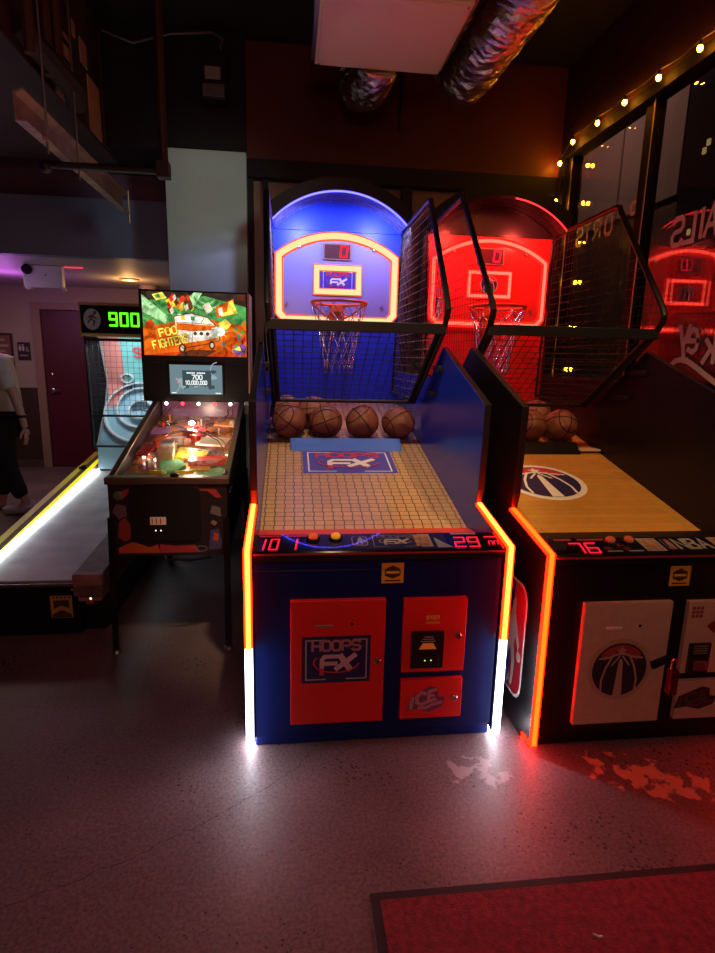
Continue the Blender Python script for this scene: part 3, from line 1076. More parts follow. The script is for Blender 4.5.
def concrete():
    m = bpy.data.materials.new('polished concrete')
    m.use_nodes = True
    nt = m.node_tree
    L = nt.links.new
    b = nt.nodes['Principled BSDF']
    tc = nd(nt, 'ShaderNodeTexCoord')
    n1 = nd(nt, 'ShaderNodeTexNoise', Scale=2.2, Detail=8.)
    n2 = nd(nt, 'ShaderNodeTexNoise', Scale=90., Detail=3.)
    L(tc.outputs['Object'], n1.inputs['Vector'])
    L(tc.outputs['Object'], n2.inputs['Vector'])
    r1 = nd(nt, 'ShaderNodeValToRGB')
    r1.color_ramp.elements[0].position = .3
    r1.color_ramp.elements[0].color = (.115, .08, .087, 1)
    r1.color_ramp.elements[1].position = .72
    r1.color_ramp.elements[1].color = (.21, .15, .158, 1)
    L(n1.outputs['Fac'], r1.inputs['Fac'])
    r2 = nd(nt, 'ShaderNodeValToRGB')
    r2.color_ramp.elements[0].position = .35
    r2.color_ramp.elements[0].color = (.7, .68, .68, 1)
    r2.color_ramp.elements[1].position = .65
    r2.color_ramp.elements[1].color = (1.2, 1.2, 1.2, 1)
    L(n2.outputs['Fac'], r2.inputs['Fac'])
    mu = nd(nt, 'ShaderNodeMix', data_type='RGBA', blend_type='MULTIPLY')
    mu.inputs[0].default_value = 1
    L(r1.outputs['Color'], mu.inputs[6])
    L(r2.outputs['Color'], mu.inputs[7])
    # dark pits, thick in patches
    vo = nd(nt, 'ShaderNodeTexVoronoi', Scale=46.)
    L(tc.outputs['Object'], vo.inputs['Vector'])
    n3 = nd(nt, 'ShaderNodeTexNoise', Scale=3.1, Detail=4.)
    L(tc.outputs['Object'], n3.inputs['Vector'])
    th = nd(nt, 'ShaderNodeMapRange')
    for k, v in (('From Min', .44), ('From Max', .72), ('To Min', .02), ('To Max', .36)):
        th.inputs[k].default_value = v
    L(n3.outputs['Fac'], th.inputs['Value'])
    lt = nd(nt, 'ShaderNodeMath', operation='LESS_THAN')
    L(vo.outputs['Distance'], lt.inputs[0])
    L(th.outputs[0], lt.inputs[1])
    md = nd(nt, 'ShaderNodeMix', data_type='RGBA')
    L(lt.outputs[0], md.inputs[0])
    L(mu.outputs[2], md.inputs[6])
    md.inputs[7].default_value = (.035, .026, .03, 1)
    last = md.outputs[2]
    # pale worn patches: an ellipse broken up by noise
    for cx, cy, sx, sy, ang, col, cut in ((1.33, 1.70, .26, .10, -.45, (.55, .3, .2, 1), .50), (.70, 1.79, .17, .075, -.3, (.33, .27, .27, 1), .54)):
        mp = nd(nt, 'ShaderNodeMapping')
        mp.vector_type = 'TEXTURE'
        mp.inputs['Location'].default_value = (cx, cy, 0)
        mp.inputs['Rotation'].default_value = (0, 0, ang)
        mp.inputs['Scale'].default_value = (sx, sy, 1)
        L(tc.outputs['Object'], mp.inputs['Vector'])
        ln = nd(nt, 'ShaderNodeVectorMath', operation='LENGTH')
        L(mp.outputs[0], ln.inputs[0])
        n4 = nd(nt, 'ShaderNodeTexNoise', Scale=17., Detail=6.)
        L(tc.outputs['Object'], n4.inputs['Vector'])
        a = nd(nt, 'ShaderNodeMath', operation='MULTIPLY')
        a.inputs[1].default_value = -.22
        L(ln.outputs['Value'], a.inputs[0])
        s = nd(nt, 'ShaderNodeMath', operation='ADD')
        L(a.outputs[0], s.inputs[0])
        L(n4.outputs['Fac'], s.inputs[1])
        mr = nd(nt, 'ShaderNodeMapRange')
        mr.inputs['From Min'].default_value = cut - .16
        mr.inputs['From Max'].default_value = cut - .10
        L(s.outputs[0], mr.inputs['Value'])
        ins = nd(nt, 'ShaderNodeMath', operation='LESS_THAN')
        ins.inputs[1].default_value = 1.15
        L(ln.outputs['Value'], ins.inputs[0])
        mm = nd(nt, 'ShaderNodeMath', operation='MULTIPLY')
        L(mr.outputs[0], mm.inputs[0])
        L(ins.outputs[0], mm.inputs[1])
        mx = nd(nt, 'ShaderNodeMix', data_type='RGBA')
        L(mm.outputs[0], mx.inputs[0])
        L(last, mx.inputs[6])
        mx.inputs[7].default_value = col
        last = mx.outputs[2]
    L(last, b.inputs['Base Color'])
    rr = nd(nt, 'ShaderNodeMapRange')
    rr.inputs['To Min'].default_value = .36
    rr.inputs['To Max'].default_value = .6
    b.inputs['Specular IOR Level'].default_value = .38
    L(n1.outputs['Fac'], rr.inputs['Value'])
    L(rr.outputs[0], b.inputs['Roughness'])
    bp = nd(nt, 'ShaderNodeBump', Strength=.06, Distance=.003)
    L(n2.outputs['Fac'], bp.inputs['Height'])
    L(bp.outputs['Normal'], b.inputs['Normal'])
    return m


mb = MB()
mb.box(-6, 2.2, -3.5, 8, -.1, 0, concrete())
fl = structure(mb.build('floor'))
mb = MB()
crack = [(.076, 1.951), (.03, 1.88), (-.02, 1.832), (-.139, 1.733), (-.2, 1.70), (-.291, 1.622), (-.36, 1.60), (-.43, 1.546), (-.559, 1.487), (-.64, 1.445), (-.702, 1.427), (-.82, 1.37)]
random.seed(3)
cp_ = []
for a, b in zip(crack[:-1], crack[1:]):
    for k in range(5):
        t = k / 5
        cp_.append((a[0] + (b[0] - a[0]) * t + random.uniform(-.006, .006), a[1] + (b[1] - a[1]) * t + random.uniform(-.006, .006)))
plf = Plane((0, 0, 0), (1, 0, 0), (0, 1, 0))
for k in range(len(cp_) - 1):
    stroke(mb, plf, cp_[k:k + 2], .0024 + .0012 * math.sin(k * 1.7), mat('crack dirt', (.055, .04, .043), .9), .0004)
mb.build('crack', fl)

M_redwall = mat('dark red painted wall', (.10, .012, .007), .55, noise=(1.5, .12))
M_plum = mat('dark plum wall', (.18, .10, .17), .6)
M_slate = mat('slate blue paint', (.20, .22, .36), .55)
M_darkceil = mat('black painted ceiling', (.005, .004, .004), .8)
M_greywall = mat('grey green column paint', (.52, .66, .62), .55, noise=(2.2, .08))
M_blackpaint = mat('black paint', (.003, .003, .003), .7)
M_frame = mat('black window frame', (.005, .0045, .0045), .5, spec=.3)
BWY = 4.72
mb = MB()
mb.box(-.32, 2.13, BWY, BWY + .12, 2.93, 3.72, M_redwall)
structure(mb.build('wall_back'))
# window in the back wall: black frame, beige panels behind the games
mb = MB()
mb.box(-.32, 2.13, BWY - .05, BWY + .1, 2.80, 2.93, M_frame)
mb.box(-.32, 2.13, BWY - .02, BWY + .1, 0, .25, M_frame)
for x0, x1 in ((-.325, -.275), (-.205, -.165), (.86, .945), (1.95, 2.13)):
    mb.box(x0, x1, BWY - .02, BWY + .08, .25, 2.80, M_frame)
w2 = structure(mb.build('window_2', None, .003))
mb = MB()
mb.box(-.275, 1.95, BWY + .04, BWY + .06, .25, 2.80, mat('tan frosted panel', (.3, .2, .13), .25, noise=(1.2, .35)))
mb.build('pane', w2)
mb = MB()
mb.box(-.90, -.32, BWY - .1, BWY + .6, 0, 2.95, M_greywall)
structure(mb.build('column', None, .006))
mb = MB()
mb.box(-1.35, -.32, BWY - .08, BWY + .6, 2.95, 3.72, M_blackpaint)
structure(mb.build('wall_upper'))
# dropped part of the ceiling towards the back rooms
mb = MB()
mb.box(-6, -.90, 5.3, 5.42, 2.28, 2.74, M_slate)
structure(mb.build('beam'))
mb = MB()
mb.box(-6, -.9, 5.42, 8, 2.28, 2.34, mat('pale hallway ceiling', (.55, .5, .5), .6))
structure(mb.build('ceiling_hallway'))
mb = MB()
mb.box(-6, -.9, 5.40, 5.5, 2.74, 3.72, M_plum)
structure(mb.build('wall_above_beam'))
mb = MB()
mb.box(-6, 2.4, -3.5, 5.5, 3.72, 3.82, M_darkceil)
structure(mb.build('ceiling'))
mb = MB()
mb.box(-6, -3.10, 7.8, 7.92, 0, 2.28, mat('warm beige wall', (.40, .33, .24), .6))
mb.box(-2.19, -.9, 7.8, 7.92, 0, 2.28, mat('warm beige wall'))
mb.box(-3.10, -2.19, 7.8, 7.92, 2.0, 2.28, mat('warm beige wall'))
structure(mb.build('wall_hallway'))
mb = MB()
mb.box(-6, -3.2, 7.775, 7.80, .1, 1.03, mat('dark brown panelling', (.05, .028, .02), .5))
structure(mb.build('trim_panelling'))
mb = MB()
mb.box(-6, -3.2, 7.77, 7.80, 0, .1, mat('brown skirting', (.1, .06, .045), .5))
structure(mb.build('baseboard_back'))
mb = MB()
tr = mat('tan door frame', (.30, .20, .15), .5)
mb.box(-3.2, -3.10, 7.76, 7.83, 0, 2.0, tr)
mb.box(-2.19, -2.09, 7.76, 7.83, 0, 2.0, tr)
mb.box(-3.2, -2.09, 7.76, 7.83, 2.0, 2.08, tr)
structure(mb.build('trim_1', None, .004))
mb = MB()
mb.box(-3.095, -2.195, 7.80, 7.85, .015, 1.995, mat('maroon door paint', (.09, .007, .022), .45))
d1 = structure(mb.build('door_1', None, .003))
mb = MB()
hx, hz = -3.03, 1.0
mb.lathe([(.032, 0), (.032, .008), (.02, .012), (.012, .014), (.012, .05)], lambda a, b, h: (hx + a, 7.80 - h, hz + b), M_chrome)
mb.box(hx - .012, hx + .11, 7.74, 7.755, hz - .01, hz + .01, M_chrome)
mb.build('handle', d1, .002)
mb = MB()
mb.lathe([(.03, 0), (.03, .012), (.016, .022)], lambda a, b, h: (hx + a, 7.80 - h, hz + .2 + b), M_chrome)
mb.build('deadbolt', d1)
mb = MB()
mb.box(-6.1, -6, -3.5, 8, 0, 3.72, M_plum)
structure(mb.build('wall_left'))
mb = MB()
mb.box(-6, 2.3, -3.6, -3.5, 0, 3.72, M_redwall)
structure(mb.build('wall_front'))
mb = MB()
mb.box(-.90, -.85, 5.3, 8, 0, 2.28, M_plum)
structure(mb.build('wall_hallway_side'))
# ---- right wall with the shop window
WX = 2.13
MWALL = mat('near black red wall', (.05, .012, .01), .6)
mb = MB()
mb.box(WX, WX + .15, -3.5, BWY + .12, 3.13, 3.72, MWALL)
mb.box(WX, WX + .15, -3.5, BWY + .12, 0, .35, MWALL)
mb.box(WX, WX + .15, 4.64, BWY + .12, .35, 3.13, M_frame)
mb.box(WX, WX + .15, -3.5, -1.6, .35, 3.13, MWALL)
structure(mb.build('wall_right'))
fbr = mat('dark bronze window frame', (.004, .0032, .0026), .7, spec=.2)
GX = 2.20
mb = MB()
mb.box(WX + .0, WX + .12, -1.6, 4.64, 3.06, 3.13, fbr)
mb.box(WX - .02, WX + .12, -1.6, 4.64, .35, .42, fbr)
for y0, y1 in ((4.58, 4.64), (3.555, 3.645), (2.02, 2.11), (.48, .57), (-1.6, -1.5)):
    mb.box(GX - .035, GX + .04, y0, y1, .42, 3.06, fbr)
    mb.box(GX - .04, GX - .034, y0 - .004, y0 + .008, .42, 3.06, mat('bright frame edge', (.4, .33, .25), .3, .8))
w1 = structure(mb.build('window_1', None, .004))
GL = glass('shop window glass', .075)
for y0, y1 in ((3.65, 4.58), (2.12, 3.53), (.57, 2.0), (-1.5, .45)):
    mb = MB()
    mb.poly([(GX, y0, .42), (GX, y1, .42), (GX, y1, 3.06), (GX, y0, 3.06)], GL)
    mb.poly([(GX + .02, y0, .42), (GX + .02, y1, .42), (GX + .02, y1, 3.06), (GX + .02, y0, 3.06)], GL)
    pn = mb.build('pane', w1)
    if y0 > 3.6:
        mb = MB()
        wl = mat('white window lettering', (.8, .76, .72), .6)
        pw = Plane((GX - .004, 0, 0), (0, 1, 0), (0, 0, 1))
        for ch, y, z in (('P', 3.655, 2.40), ('O', 3.95, 2.385), ('R', 4.105, 2.385), ('T', 4.245, 2.395), ('S', 4.36, 2.385)):
            text(mb, pw, ch, y + .01, z, .12, .085, .024, wl, -.001)
        o = mb.build('lettering', pn)
        o['label'] = 'white painted window lettering read from behind'
    if 2 < y0 < 3:
        mb = MB()
        pw = Plane((GX - .004, 0, 0), (0, 1, 0), (0, 0, 1))
        for ch, y, z in (('A', 2.925, 2.18), ('I', 3.02, 2.18), ('L', 3.1, 2.175), ('S', 3.195, 2.175)):
            text(mb, pw, ch, y, z, .145, .04 if ch == 'I' else .085, .027, wl, -.001)
        for ch, y, z in (('k', 2.80, 1.52), ('e', 2.93, 1.575), ('y', 3.01, 1.60)):
            text(mb, pw, ch, y + .01, z, .19, .085, .028, wl, -.001)
        stroke(mb, pw, [(3.15, 1.495), (3.11, 1.525), (3.06, 1.535), (2.99, 1.52), (2.92, 1.49), (2.85, 1.455), (2.75, 1.41), (2.6, 1.36)], .03, wl, -.001)
        o = mb.build('lettering', pn)
        o['label'] = 'white painted window lettering read from behind'
# ---- what stands outside the window
mb = MB()
mb.box(2.3, 18, -6, 26, -.12, -.02, mat('street asphalt', (.05, .05, .05), .8))
structure(mb.build('street'))
mb = MB()
fac = mat('pale rendered facade', (.42, .33, .30), .8, noise=(.8, .1))
mb.box(8.0, 10, 12.0, 22, 5.0, 13, fac)
mb.box(8.1, 10, 12.0, 22, 0, 5.0, mat('dark shopfront', (.12, .08, .06), .7, noise=(.6, .3)))
mb.box(7.985, 8.0, 14.25, 14.31, 5.0, 13, mat('facade joint', (.2, .15, .14), .8))
bl = mb.build('building')
tag(bl, 'pale building across the street, seen through the far window pane', 'building')
for k in range(2):
    mb = MB()
    y = 16.6 + 2.6 * k
    mb.box(7.97, 8.0, y, y + 1.3, 8.6, 10.4, mat('dark window glass', (.03, .03, .035), .2))
    mb.build('window', bl)
mb = MB()
mb.box(6.5, 7.9, 2.0, 9.7, 0, 13, mat('dark brick facade', (.05, .04, .038), .8))
b2 = mb.build('building')
tag(b2, 'dark building with a few lit windows, seen through the nearer window pane', 'building')
wy = glow('lit window', (1, .62, .22), .28)
for y, z in ((9.05, 4.88), (9.13, 4.78), (9.25, 3.6), (8.3, 5.1)):
    mb = MB()
    mb.box(6.47, 6.5, y, y + .06, z, z + .09, wy)
    mb.build('window', b2)

# ------------------------------------------------------------------ rug
rugm = mat('dark red mat pile', (.23, .024, .035), .95, noise=(60, .35), bump=(220, .6))
mb = MB()
mb.box(.25, 2.1, .1, 1.305, .002, .011, rugm)
rug = mb.build('floor_mat')
tag(rug, 'dark red floor mat with a black rubber border in front of the games', 'floor mat')
mb = MB()
bk = mat('black rubber edge', (.02, .012, .014), .8)
for x0, x1, y0, y1 in ((.225, .25, .05, 1.33), (2.1, 2.12, .05, 1.33), (.25, 2.1, 1.305, 1.33), (.25, 2.1, .05, .1)):
    mb.box(x0, x1, y0, y1, .001, .009, bk)
mb.build('border', rug)
mb = MB()
mb.tube([(.80, 1.155, .013), (.812, 1.145, .015), (.822, 1.146, .013)], .003, M_white, 5)
tag(mb.build('paper_scrap'), 'tiny pale scrap lying on the dark red floor mat', 'litter')

# ------------------------------------------------------------------ pinball machine
M_pbody = mat('black cabinet print', (.02, .014, .018), .4)
pin = thing('pinball_machine', 'pinball machine with a bright orange and green lit backglass beside the grey column', 'pinball machine', (-.6, 2.83, 0))


def pb(mb, name, bevel=0., smooth=False, parent=None):
    o = mb.build(name, parent or pin, bevel, smooth)
    return o


# local coordinates: x about the middle, y from the front face
SIDE = [(0, .50), (0, .875), (.03, .90), (1.07, 1.185), (1.29, 1.185), (1.29, .58)]
mb = MB()
for s in (-1, 1):
    mb.prism(SIDE, lambda a, b, t: (t, a, b), s * .268, s * .285, M_pbody)
mb.box(-.268, .268, 0, .02, .50, .875, M_pbody)
mb.box(-.268, .268, 1.25, 1.29, .58, 1.18, M_pbody)
mb.prism([(0.02, .50), (.02, .52), (1.25, .60), (1.25, .58)], lambda a, b, t: (t, a, b), -.268, .268, M_pbody)
pb(mb, 'cabinet')
mb = MB()
mb.box(-.298, .298, -.012, .055, .868, .905, mat('dark brass lockdown metal', (.25, .2, .14), .35, .8))
pb(mb, 'lockdown_bar', .006)
mb = MB()
mb.lathe([(.02, 0), (.02, .012), (.01, .016)], lambda a, b, h: (a + .03, .02 + b, .905 + h), M_black)
pb(mb, 'bar_button')
for s in (-1, 1):
    mb = MB()
    mb.prism([(.05, .89), (.05, .905), (1.07, 1.195), (1.07, 1.175)], lambda a, b, t: (t, a, b), s * .262, s * .295, mat('dark brass lockdown metal'))
    pb(mb, 'side_rail', .003)
PG = glass('playfield glass', .015)
mb = MB()
mb.poly([(-.265, .05, .902), (.265, .05, .902), (.265, 1.07, 1.19), (-.265, 1.07, 1.19)], PG)
pb(mb, 'playfield_glass')


def playfield_art():
    m = bpy.data.materials.new('playfield art')
    m.use_nodes = True
    nt = m.node_tree
    b = nt.nodes['Principled BSDF']
    tc = nd(nt, 'ShaderNodeTexCoord')
    n = nd(nt, 'ShaderNodeTexNoise', Scale=9., Detail=6., Distortion=1.2)
    nt.links.new(tc.outputs['Object'], n.inputs['Vector'])
    r = nd(nt, 'ShaderNodeValToRGB')
    cr = r.color_ramp
    cr.elements[0].position = .3
    cr.elements[0].color = (.03, .02, .03, 1)
    cr.elements[1].position = .75
    cr.elements[1].color = (.12, .3, .12, 1)
    for p, c in ((.4, (.2, .16, .15)), (.46, (.55, .12, .03)), (.52, (.7, .35, .05)), (.57, (.45, .08, .05)), (.64, (.45, .4, .33))):
        e = cr.elements.new(p)
        e.color = (*c, 1)
    nt.links.new(n.outputs['Fac'], r.inputs['Fac'])
    nt.links.new(r.outputs['Color'], b.inputs['Base Color'])
    b.inputs['Roughness'].default_value = .2
    return m


def PF(x, t, lift=0.):
    return (x, .06 + 1.15 * t, .83 + .26 * t + lift)


mb = MB()
mb.poly([PF(-.267, 0), PF(.267, 0), PF(.267, 1), PF(-.267, 1)], playfield_art())
mb.poly([PF(-.267, 0), PF(.267, 0), (.267, .06, .80), (-.267, .06, .80)], M_black)
pf = pb(mb, 'playfield')
mb = MB()
mb.prism([(-.25, .0), (.25, .0), (.25, .05), (.12, .085), (-.12, .085), (-.25, .12)], lambda a, b, t: PF(a, b, t), .002, .035, mat('tan apron', (.32, .25, .13), .4))
pb(mb, 'apron', 0, False, pf)
plastic = [('red', (.75, .04, .03)), ('orange', (.85, .3, .03)), ('cream', (.8, .65, .45)), ('green', (.15, .45, .2)), ('grey', (.45, .42, .42)), ('violet', (.3, .12, .25)), ('yellow', (.85, .6, .03))]
pm = {n_: mat('playfield %s plastic' % n_, c, .25) for n_, c in plastic}


def slab(name, pts, lo, hi, m):
    q = MB()
    q.prism(pts, lambda a, b, t: PF(a, b, t), lo, hi, m)
    return pb(q, name, 0, False, pf)


slab('plastic_shield', [(-.04, .27), (.13, .28), (.14, .36), (-.03, .40)], .03, .04, pm['yellow'])
mb = MB()
random.seed(5)
for k in range(34):
    a, b = random.uniform(-.035, .13), random.uniform(.285, .36)
    c = Vector(PF(a, b, .0415))
    mb.lathe([(.006, 0), (.0055, .001)], lambda x, y, h: (c.x + x, c.y + y, c.z + h), M_black, 8)
pb(mb, 'spots', 0, False, pf)
slab('red_ramp', [(.05, .2), (.25, .22), (.25, .27), (.06, .255)], .02, .05, pm['red'])
slab('flap', [(.04, .12), (.24, .1), (.25, .19), (.05, .18)], .012, .018, pm['green'])
slab('flap', [(.06, .155), (.17, .15), (.17, .19), (.07, .19)], .02, .026, pm['orange'])
slab('tower', [(-.13, .25), (-.04, .25), (-.05, .36), (-.13, .36)], .0, .075, pm['cream'])
slab('tower_roof', [(-.12, .31), (-.05, .31), (-.05, .36), (-.12, .36)], .075, .1, pm['grey'])
slab('mouth', [(-.1, .13), (.0, .12), (.04, .2), (-.01, .26), (-.09, .24)], .01, .035, pm['green'])
slab('shield', [(-.25, .3), (-.19, .3), (-.17, .42), (-.24, .44)], .03, .042, pm['red'])
slab('shield', [(-.24, .55), (-.12, .57), (-.13, .66), (-.24, .66)], .04, .05, pm['violet'])
slab('shield', [(.05, .42), (.22, .4), (.25, .5), (.1, .52)], .04, .052, pm['cream'])
slab('shield', [(-.05, .6), (.08, .6), (.08, .66), (-.04, .67)], .05, .06, pm['red'])
slab('shield', [(.12, .68), (.25, .66), (.25, .75), (.14, .78)], .05, .06, pm['orange'])
slab('back_panel_art', [(-.26, .97), (.26, .97), (.26, .99), (-.26, .99)], .0, .1, pm['violet'])
for k, (x, t) in enumerate(((-.17, .48), (-.06, .52), (.03, .56))):
    mb = MB()
    c = Vector(PF(x, t))
    mb.lathe([(.03, 0), (.03, .035), (.042, .037), (.042, .045), (.02, .05)], lambda a, b, h: (c.x + a, c.y + b, c.z + h), pm[('red', 'grey', 'red')[k]], 18)
    pb(mb, 'bumper', 0, True, pf)
for xs, nm in (((-.2, -.16, -.1, -.02, .08, .16, .21, .2), 'wire_ramp'), ((.24, .2, .12, .0, -.12, -.2, -.22, -.2), 'wire_ramp')):
    mb = MB()
    for off in (-.014, .014):
        mb.tube([PF(x + off, .3 + .085 * k, .075 + .01 * math.sin(k)) for k, x in enumerate(xs)], .003, M_chrome, 6)
    pb(mb, nm, 0, True, pf)
for s in (-1, 1):
    mb = MB()
    c = Vector(PF(s * .1 - .02, .12, .02))
    mb.prism([(-.012, -.012), (.075 * -s, -.035), (.078 * -s, -.025), (.012, .012)], lambda a, b, t: (c.x + a, c.y + b, c.z + t), 0, .02, pm['yellow'])
    pb(mb, 'flipper', 0, False, pf)
random.seed(12)
for k in range(16):
    x, t = random.uniform(-.24, .24), random.uniform(.22, .9)
    c = Vector(PF(x, t))
    mb = MB()
    mb.lathe([(.007, 0), (.007, .03), (.01, .034), (.004, .042)], lambda a, b, h: (c.x + a, c.y + b, c.z + h), pm[random.choice(['red', 'cream', 'grey', 'orange'])], 8)
    pb(mb, 'post', 0, True, pf)
for k, (x, t, c_) in enumerate(((-.2, .36, (1, .8, .7)), (-.21, .31, (1, .9, .8)), (-.02, .395, (1, .85, .7)), (.24, .33, (1, .6, .1)), (-.16, .62, (1, .15, .1)), (.02, .7, (1, .1, .08)), (.18, .85, (1, .3, .2)), (.1, .585, (1, .2, .2)), (-.14, .28, (1, .7, .6)))):
    mb = MB()
    c = PF(x, t, .02)
    mb.ball(c, .009, glow('insert lamp %d' % k, c_, 8.), 10, 8)
    pb(mb, 'playfield_lamp', 0, True, pf)
# coin door, front art, legs
mb = MB()
dr_ = arc(.14, .14, .03, .03, 0, 90, 5)
rr_ = []
for cx, cy, a0 in ((.14, .11, 0), (-.14, .11, 90), (-.14, -.11, 180), (.14, -.11, 270)):
    rr_ += arc(cx, cy, .03, .03, a0, a0 + 90, 5)
mb.prism(rr_, lambda a, b, t: (a - .015, t, b + .72), -.01, .002, M_darkplastic)
cd = pb(mb, 'coin_door', .002)
pp = Plane((-.015, -.01, .72), (1, 0, 0), (0, 0, 1))
mb = MB()
rect(mb, pp, -.075, -.055, .002, -.015, mat('tan coin sticker', (.7, .5, .3), .5, emit=(.6, .4, .25), es=.12), .001)
for k in range(3):
    rect(mb, pp, -.068 + .02 * k, -.05, -.062 + .02 * k, -.022, M_redprint, .0016)
mb2 = MB()
pb(mb, 'sticker', 0, False, cd)
for x in (-.05, -.025):
    ell(mb2, pp, x, -.085, .0035, .0035, glow('coin slot lamp', (1, .85, .45), 2.), .001, 10)
pb(mb2, 'slot_lamp', 0, False, cd)
pq = Plane((0, 0, 0), (1, 0, 0), (0, 0, 1))


def front_art(m_name, pts, col, lift=.001):
    shape(art, pq, pts, mat(m_name, col, .45), lift)


art = MB()
front_art('art rust', [(-.26, .81), (-.2, .845), (.23, .845), (.26, .80), (.23, .80), (.19, .835), (-.18, .835), (-.22, .79)], (.4, .04, .04))
front_art('art orange', [(-.25, .515), (-.25, .545), (-.18, .575), (-.1, .545), (-.06, .56), (-.05, .515)], (.5, .09, .02))
front_art('art rust', [(-.05, .515), (-.05, .56), (.03, .55), (.12, .555), (.15, .515)], (.4, .04, .04))
front_art('art red figure', [(-.25, .60), (-.24, .68), (-.21, .70), (-.185, .66), (-.19, .59), (-.22, .575)], (.3, .05, .04))
front_art('art grey figure', [(-.27, .73), (-.25, .77), (-.205, .76), (-.2, .71), (-.24, .69)], (.16, .13, .15))
front_art('art violet figure', [(.19, .53), (.2, .63), (.24, .64), (.255, .58), (.25, .53)], (.07, .06, .16))
front_art('art orange', [(.21, .58), (.22, .62), (.24, .61), (.235, .575)], (.5, .09, .02), .0016)
front_art('art grey figure', [(.2, .72), (.21, .76), (.25, .75), (.255, .70)], (.16, .13, .15))
front_art('art tan', [(.2, .67), (.215, .685), (.235, .67), (.22, .655)], (.3, .2, .12))
stroke(art, pq, arc(.15, .535, .03, .014, 0, 360, 14), .006, mat('art grey figure'), .002)
pb(art, 'front_art')
mb = MB()
mb.lathe([(.022, 0), (.022, .012), (.015, .016)], lambda a, b, h: (-.235 + a, -h, .815 + b), mat('green start button', (.1, .2, .1), .3))
pb(mb, 'start_button', 0, True)
for s in (-1, 1):
    for y, z in ((.12, .80), (.2, .80)):
        mb = MB()
        mb.lathe([(.014, 0), (.014, .008)], lambda a, b, h: (s * (.285 + h), y + a, z + b), M_black, 12)
        pb(mb, 'flipper_button')
mb = MB()
mb.tube([(-.02, .0, .50), (-.02, -.01, .485), (.1, -.015, .478), (.2, -.005, .49)], .007, M_black, 6)
pb(mb, 'power_cable', 0, True)
for s in (-1, 1):
    for y0, y1, zt in ((.0, -.05, .70), (1.27, 1.31, .70)):
        mb = MB()
        mb.prism([(0, 0), (.03, 0), (.03, .006), (.006, .006), (.006, .03), (0, .03)] if y0 < .5 else [(0, 0), (.03, 0), (.03, -.006), (.006, -.006), (.006, -.03), (0, -.03)],
                 lambda a, b, t: (s * (.292 - a) + s * .003, y0 + b - .004 * (1 if y0 < .5 else -1) + (y1 - y0) * (1 - t / zt) * (1 if True else 0), t), .02, zt, M_blackmetal)
        mb.lathe([(.025, 0), (.02, .012), (.008, .02)], lambda a, b, h: (s * .28 + a, y1 + .01 + b, h + .001), M_steel, 12)
        pb(mb, 'leg')
# backbox
mb = MB()
mb.box(-.355, .33, 1.072, 1.30, 1.19, 1.895, M_black)
bx = pb(mb, 'backbox', .004)
mb = MB()
mb.box(.325, .338, 1.06, 1.30, 1.25, 1.89, mat('tan trim strip', (.45, .28, .22), .4))
pb(mb, 'side_trim', .002, False, bx)
BGX0, BGX1, BGZ0, BGZ1 = -.335, .315, 1.487, 1.884
bp_ = Plane((BGX0, 1.07, BGZ0), (1, 0, 0), (0, 0, 1))
bw_, bh_ = BGX1 - BGX0, BGZ1 - BGZ0
ga = {n_: glow('backglass ' + n_, c, s_) for n_, c, s_ in (
    ('dark', (.05, .03, .02), 1), ('orange', (1, .16, .01), .9), ('deep orange', (.75, .07, .01), .9), ('green', (.12, .5, .12), .8), ('pale green', (.5, .9, .4), .95),
    ('cream', (1, .85, .6), 1.0), ('white', (1, 1, .95), 1.15), ('yellow', (1, .62, .03), 1.0), ('bright yellow', (1, .85, .1), 1.1), ('brown', (.2, .05, .02), .8), ('violet', (.3, .1, .35), .8), ('teal', (.1, .35, .3), .8), ('red', (.9, .03, .02), 1.))}
for m_ in ga.values():
    nt = m_.node_tree
    e_ = nt.nodes['Emission']
    tc = nd(nt, 'ShaderNodeTexCoord')
    n_ = nd(nt, 'ShaderNodeTexNoise', Scale=16., Detail=2., Distortion=1.)
    nt.links.new(tc.outputs['Object'], n_.inputs['Vector'])
    mr = nd(nt, 'ShaderNodeMapRange')
    for k_, v_ in (('From Min', .3), ('From Max', .7), ('To Min', .35 * e_.inputs['Strength'].default_value), ('To Max', 1.45 * e_.inputs['Strength'].default_value)):
        mr.inputs[k_].default_value = v_
    nt.links.new(n_.outputs['Fac'], mr.inputs['Value'])
    nt.links.new(mr.outputs[0], e_.inputs['Strength'])
art = MB()


def bg(pts, m, lift):
    shape(art, bp_, [(x * bw_, y * bh_) for x, y in pts], ga[m], lift)


bg([(0, 0), (1, 0), (1, 1), (0, 1)], 'orange', .001)
bg([(0, .45), (.2, .5), (.5, .62), (.8, .55), (1, .5), (1, 1), (0, 1)], 'green', .0015)
bg([(0, .85), (.3, .9), (.6, .95), (1, .8), (1, 1), (0, 1)], 'dark', .002)
bg([(0, .95), (.0, .68), (.22, .5), (.24, .62)], 'pale green', .0025)
bg([(.42, .9), (.5, 1), (.58, 1), (.47, .72)], 'pale green', .0025)
bg([(0, 0), (.3, .06), (.55, .02), (.8, .1), (1, .05), (1, 0)], 'deep orange', .002)
bg([(.3, 0), (.6, .0), (.72, .1), (.45, .1)], 'brown', .0025)
bg([(.02, .5), (.08, .58), (.11, .5), (.1, .42), (.03, .42)], 'deep orange', .003)
for k, r_ in enumerate((.06, .09, .12, .15, .18)):
    stroke(art, bp_, [(x * bw_, y * bh_) for x, y in arc(.62, .95, r_, r_ * 1.3, 180, 330, 10)], .004, ga['pale green' if k % 2 else 'dark'], .003)
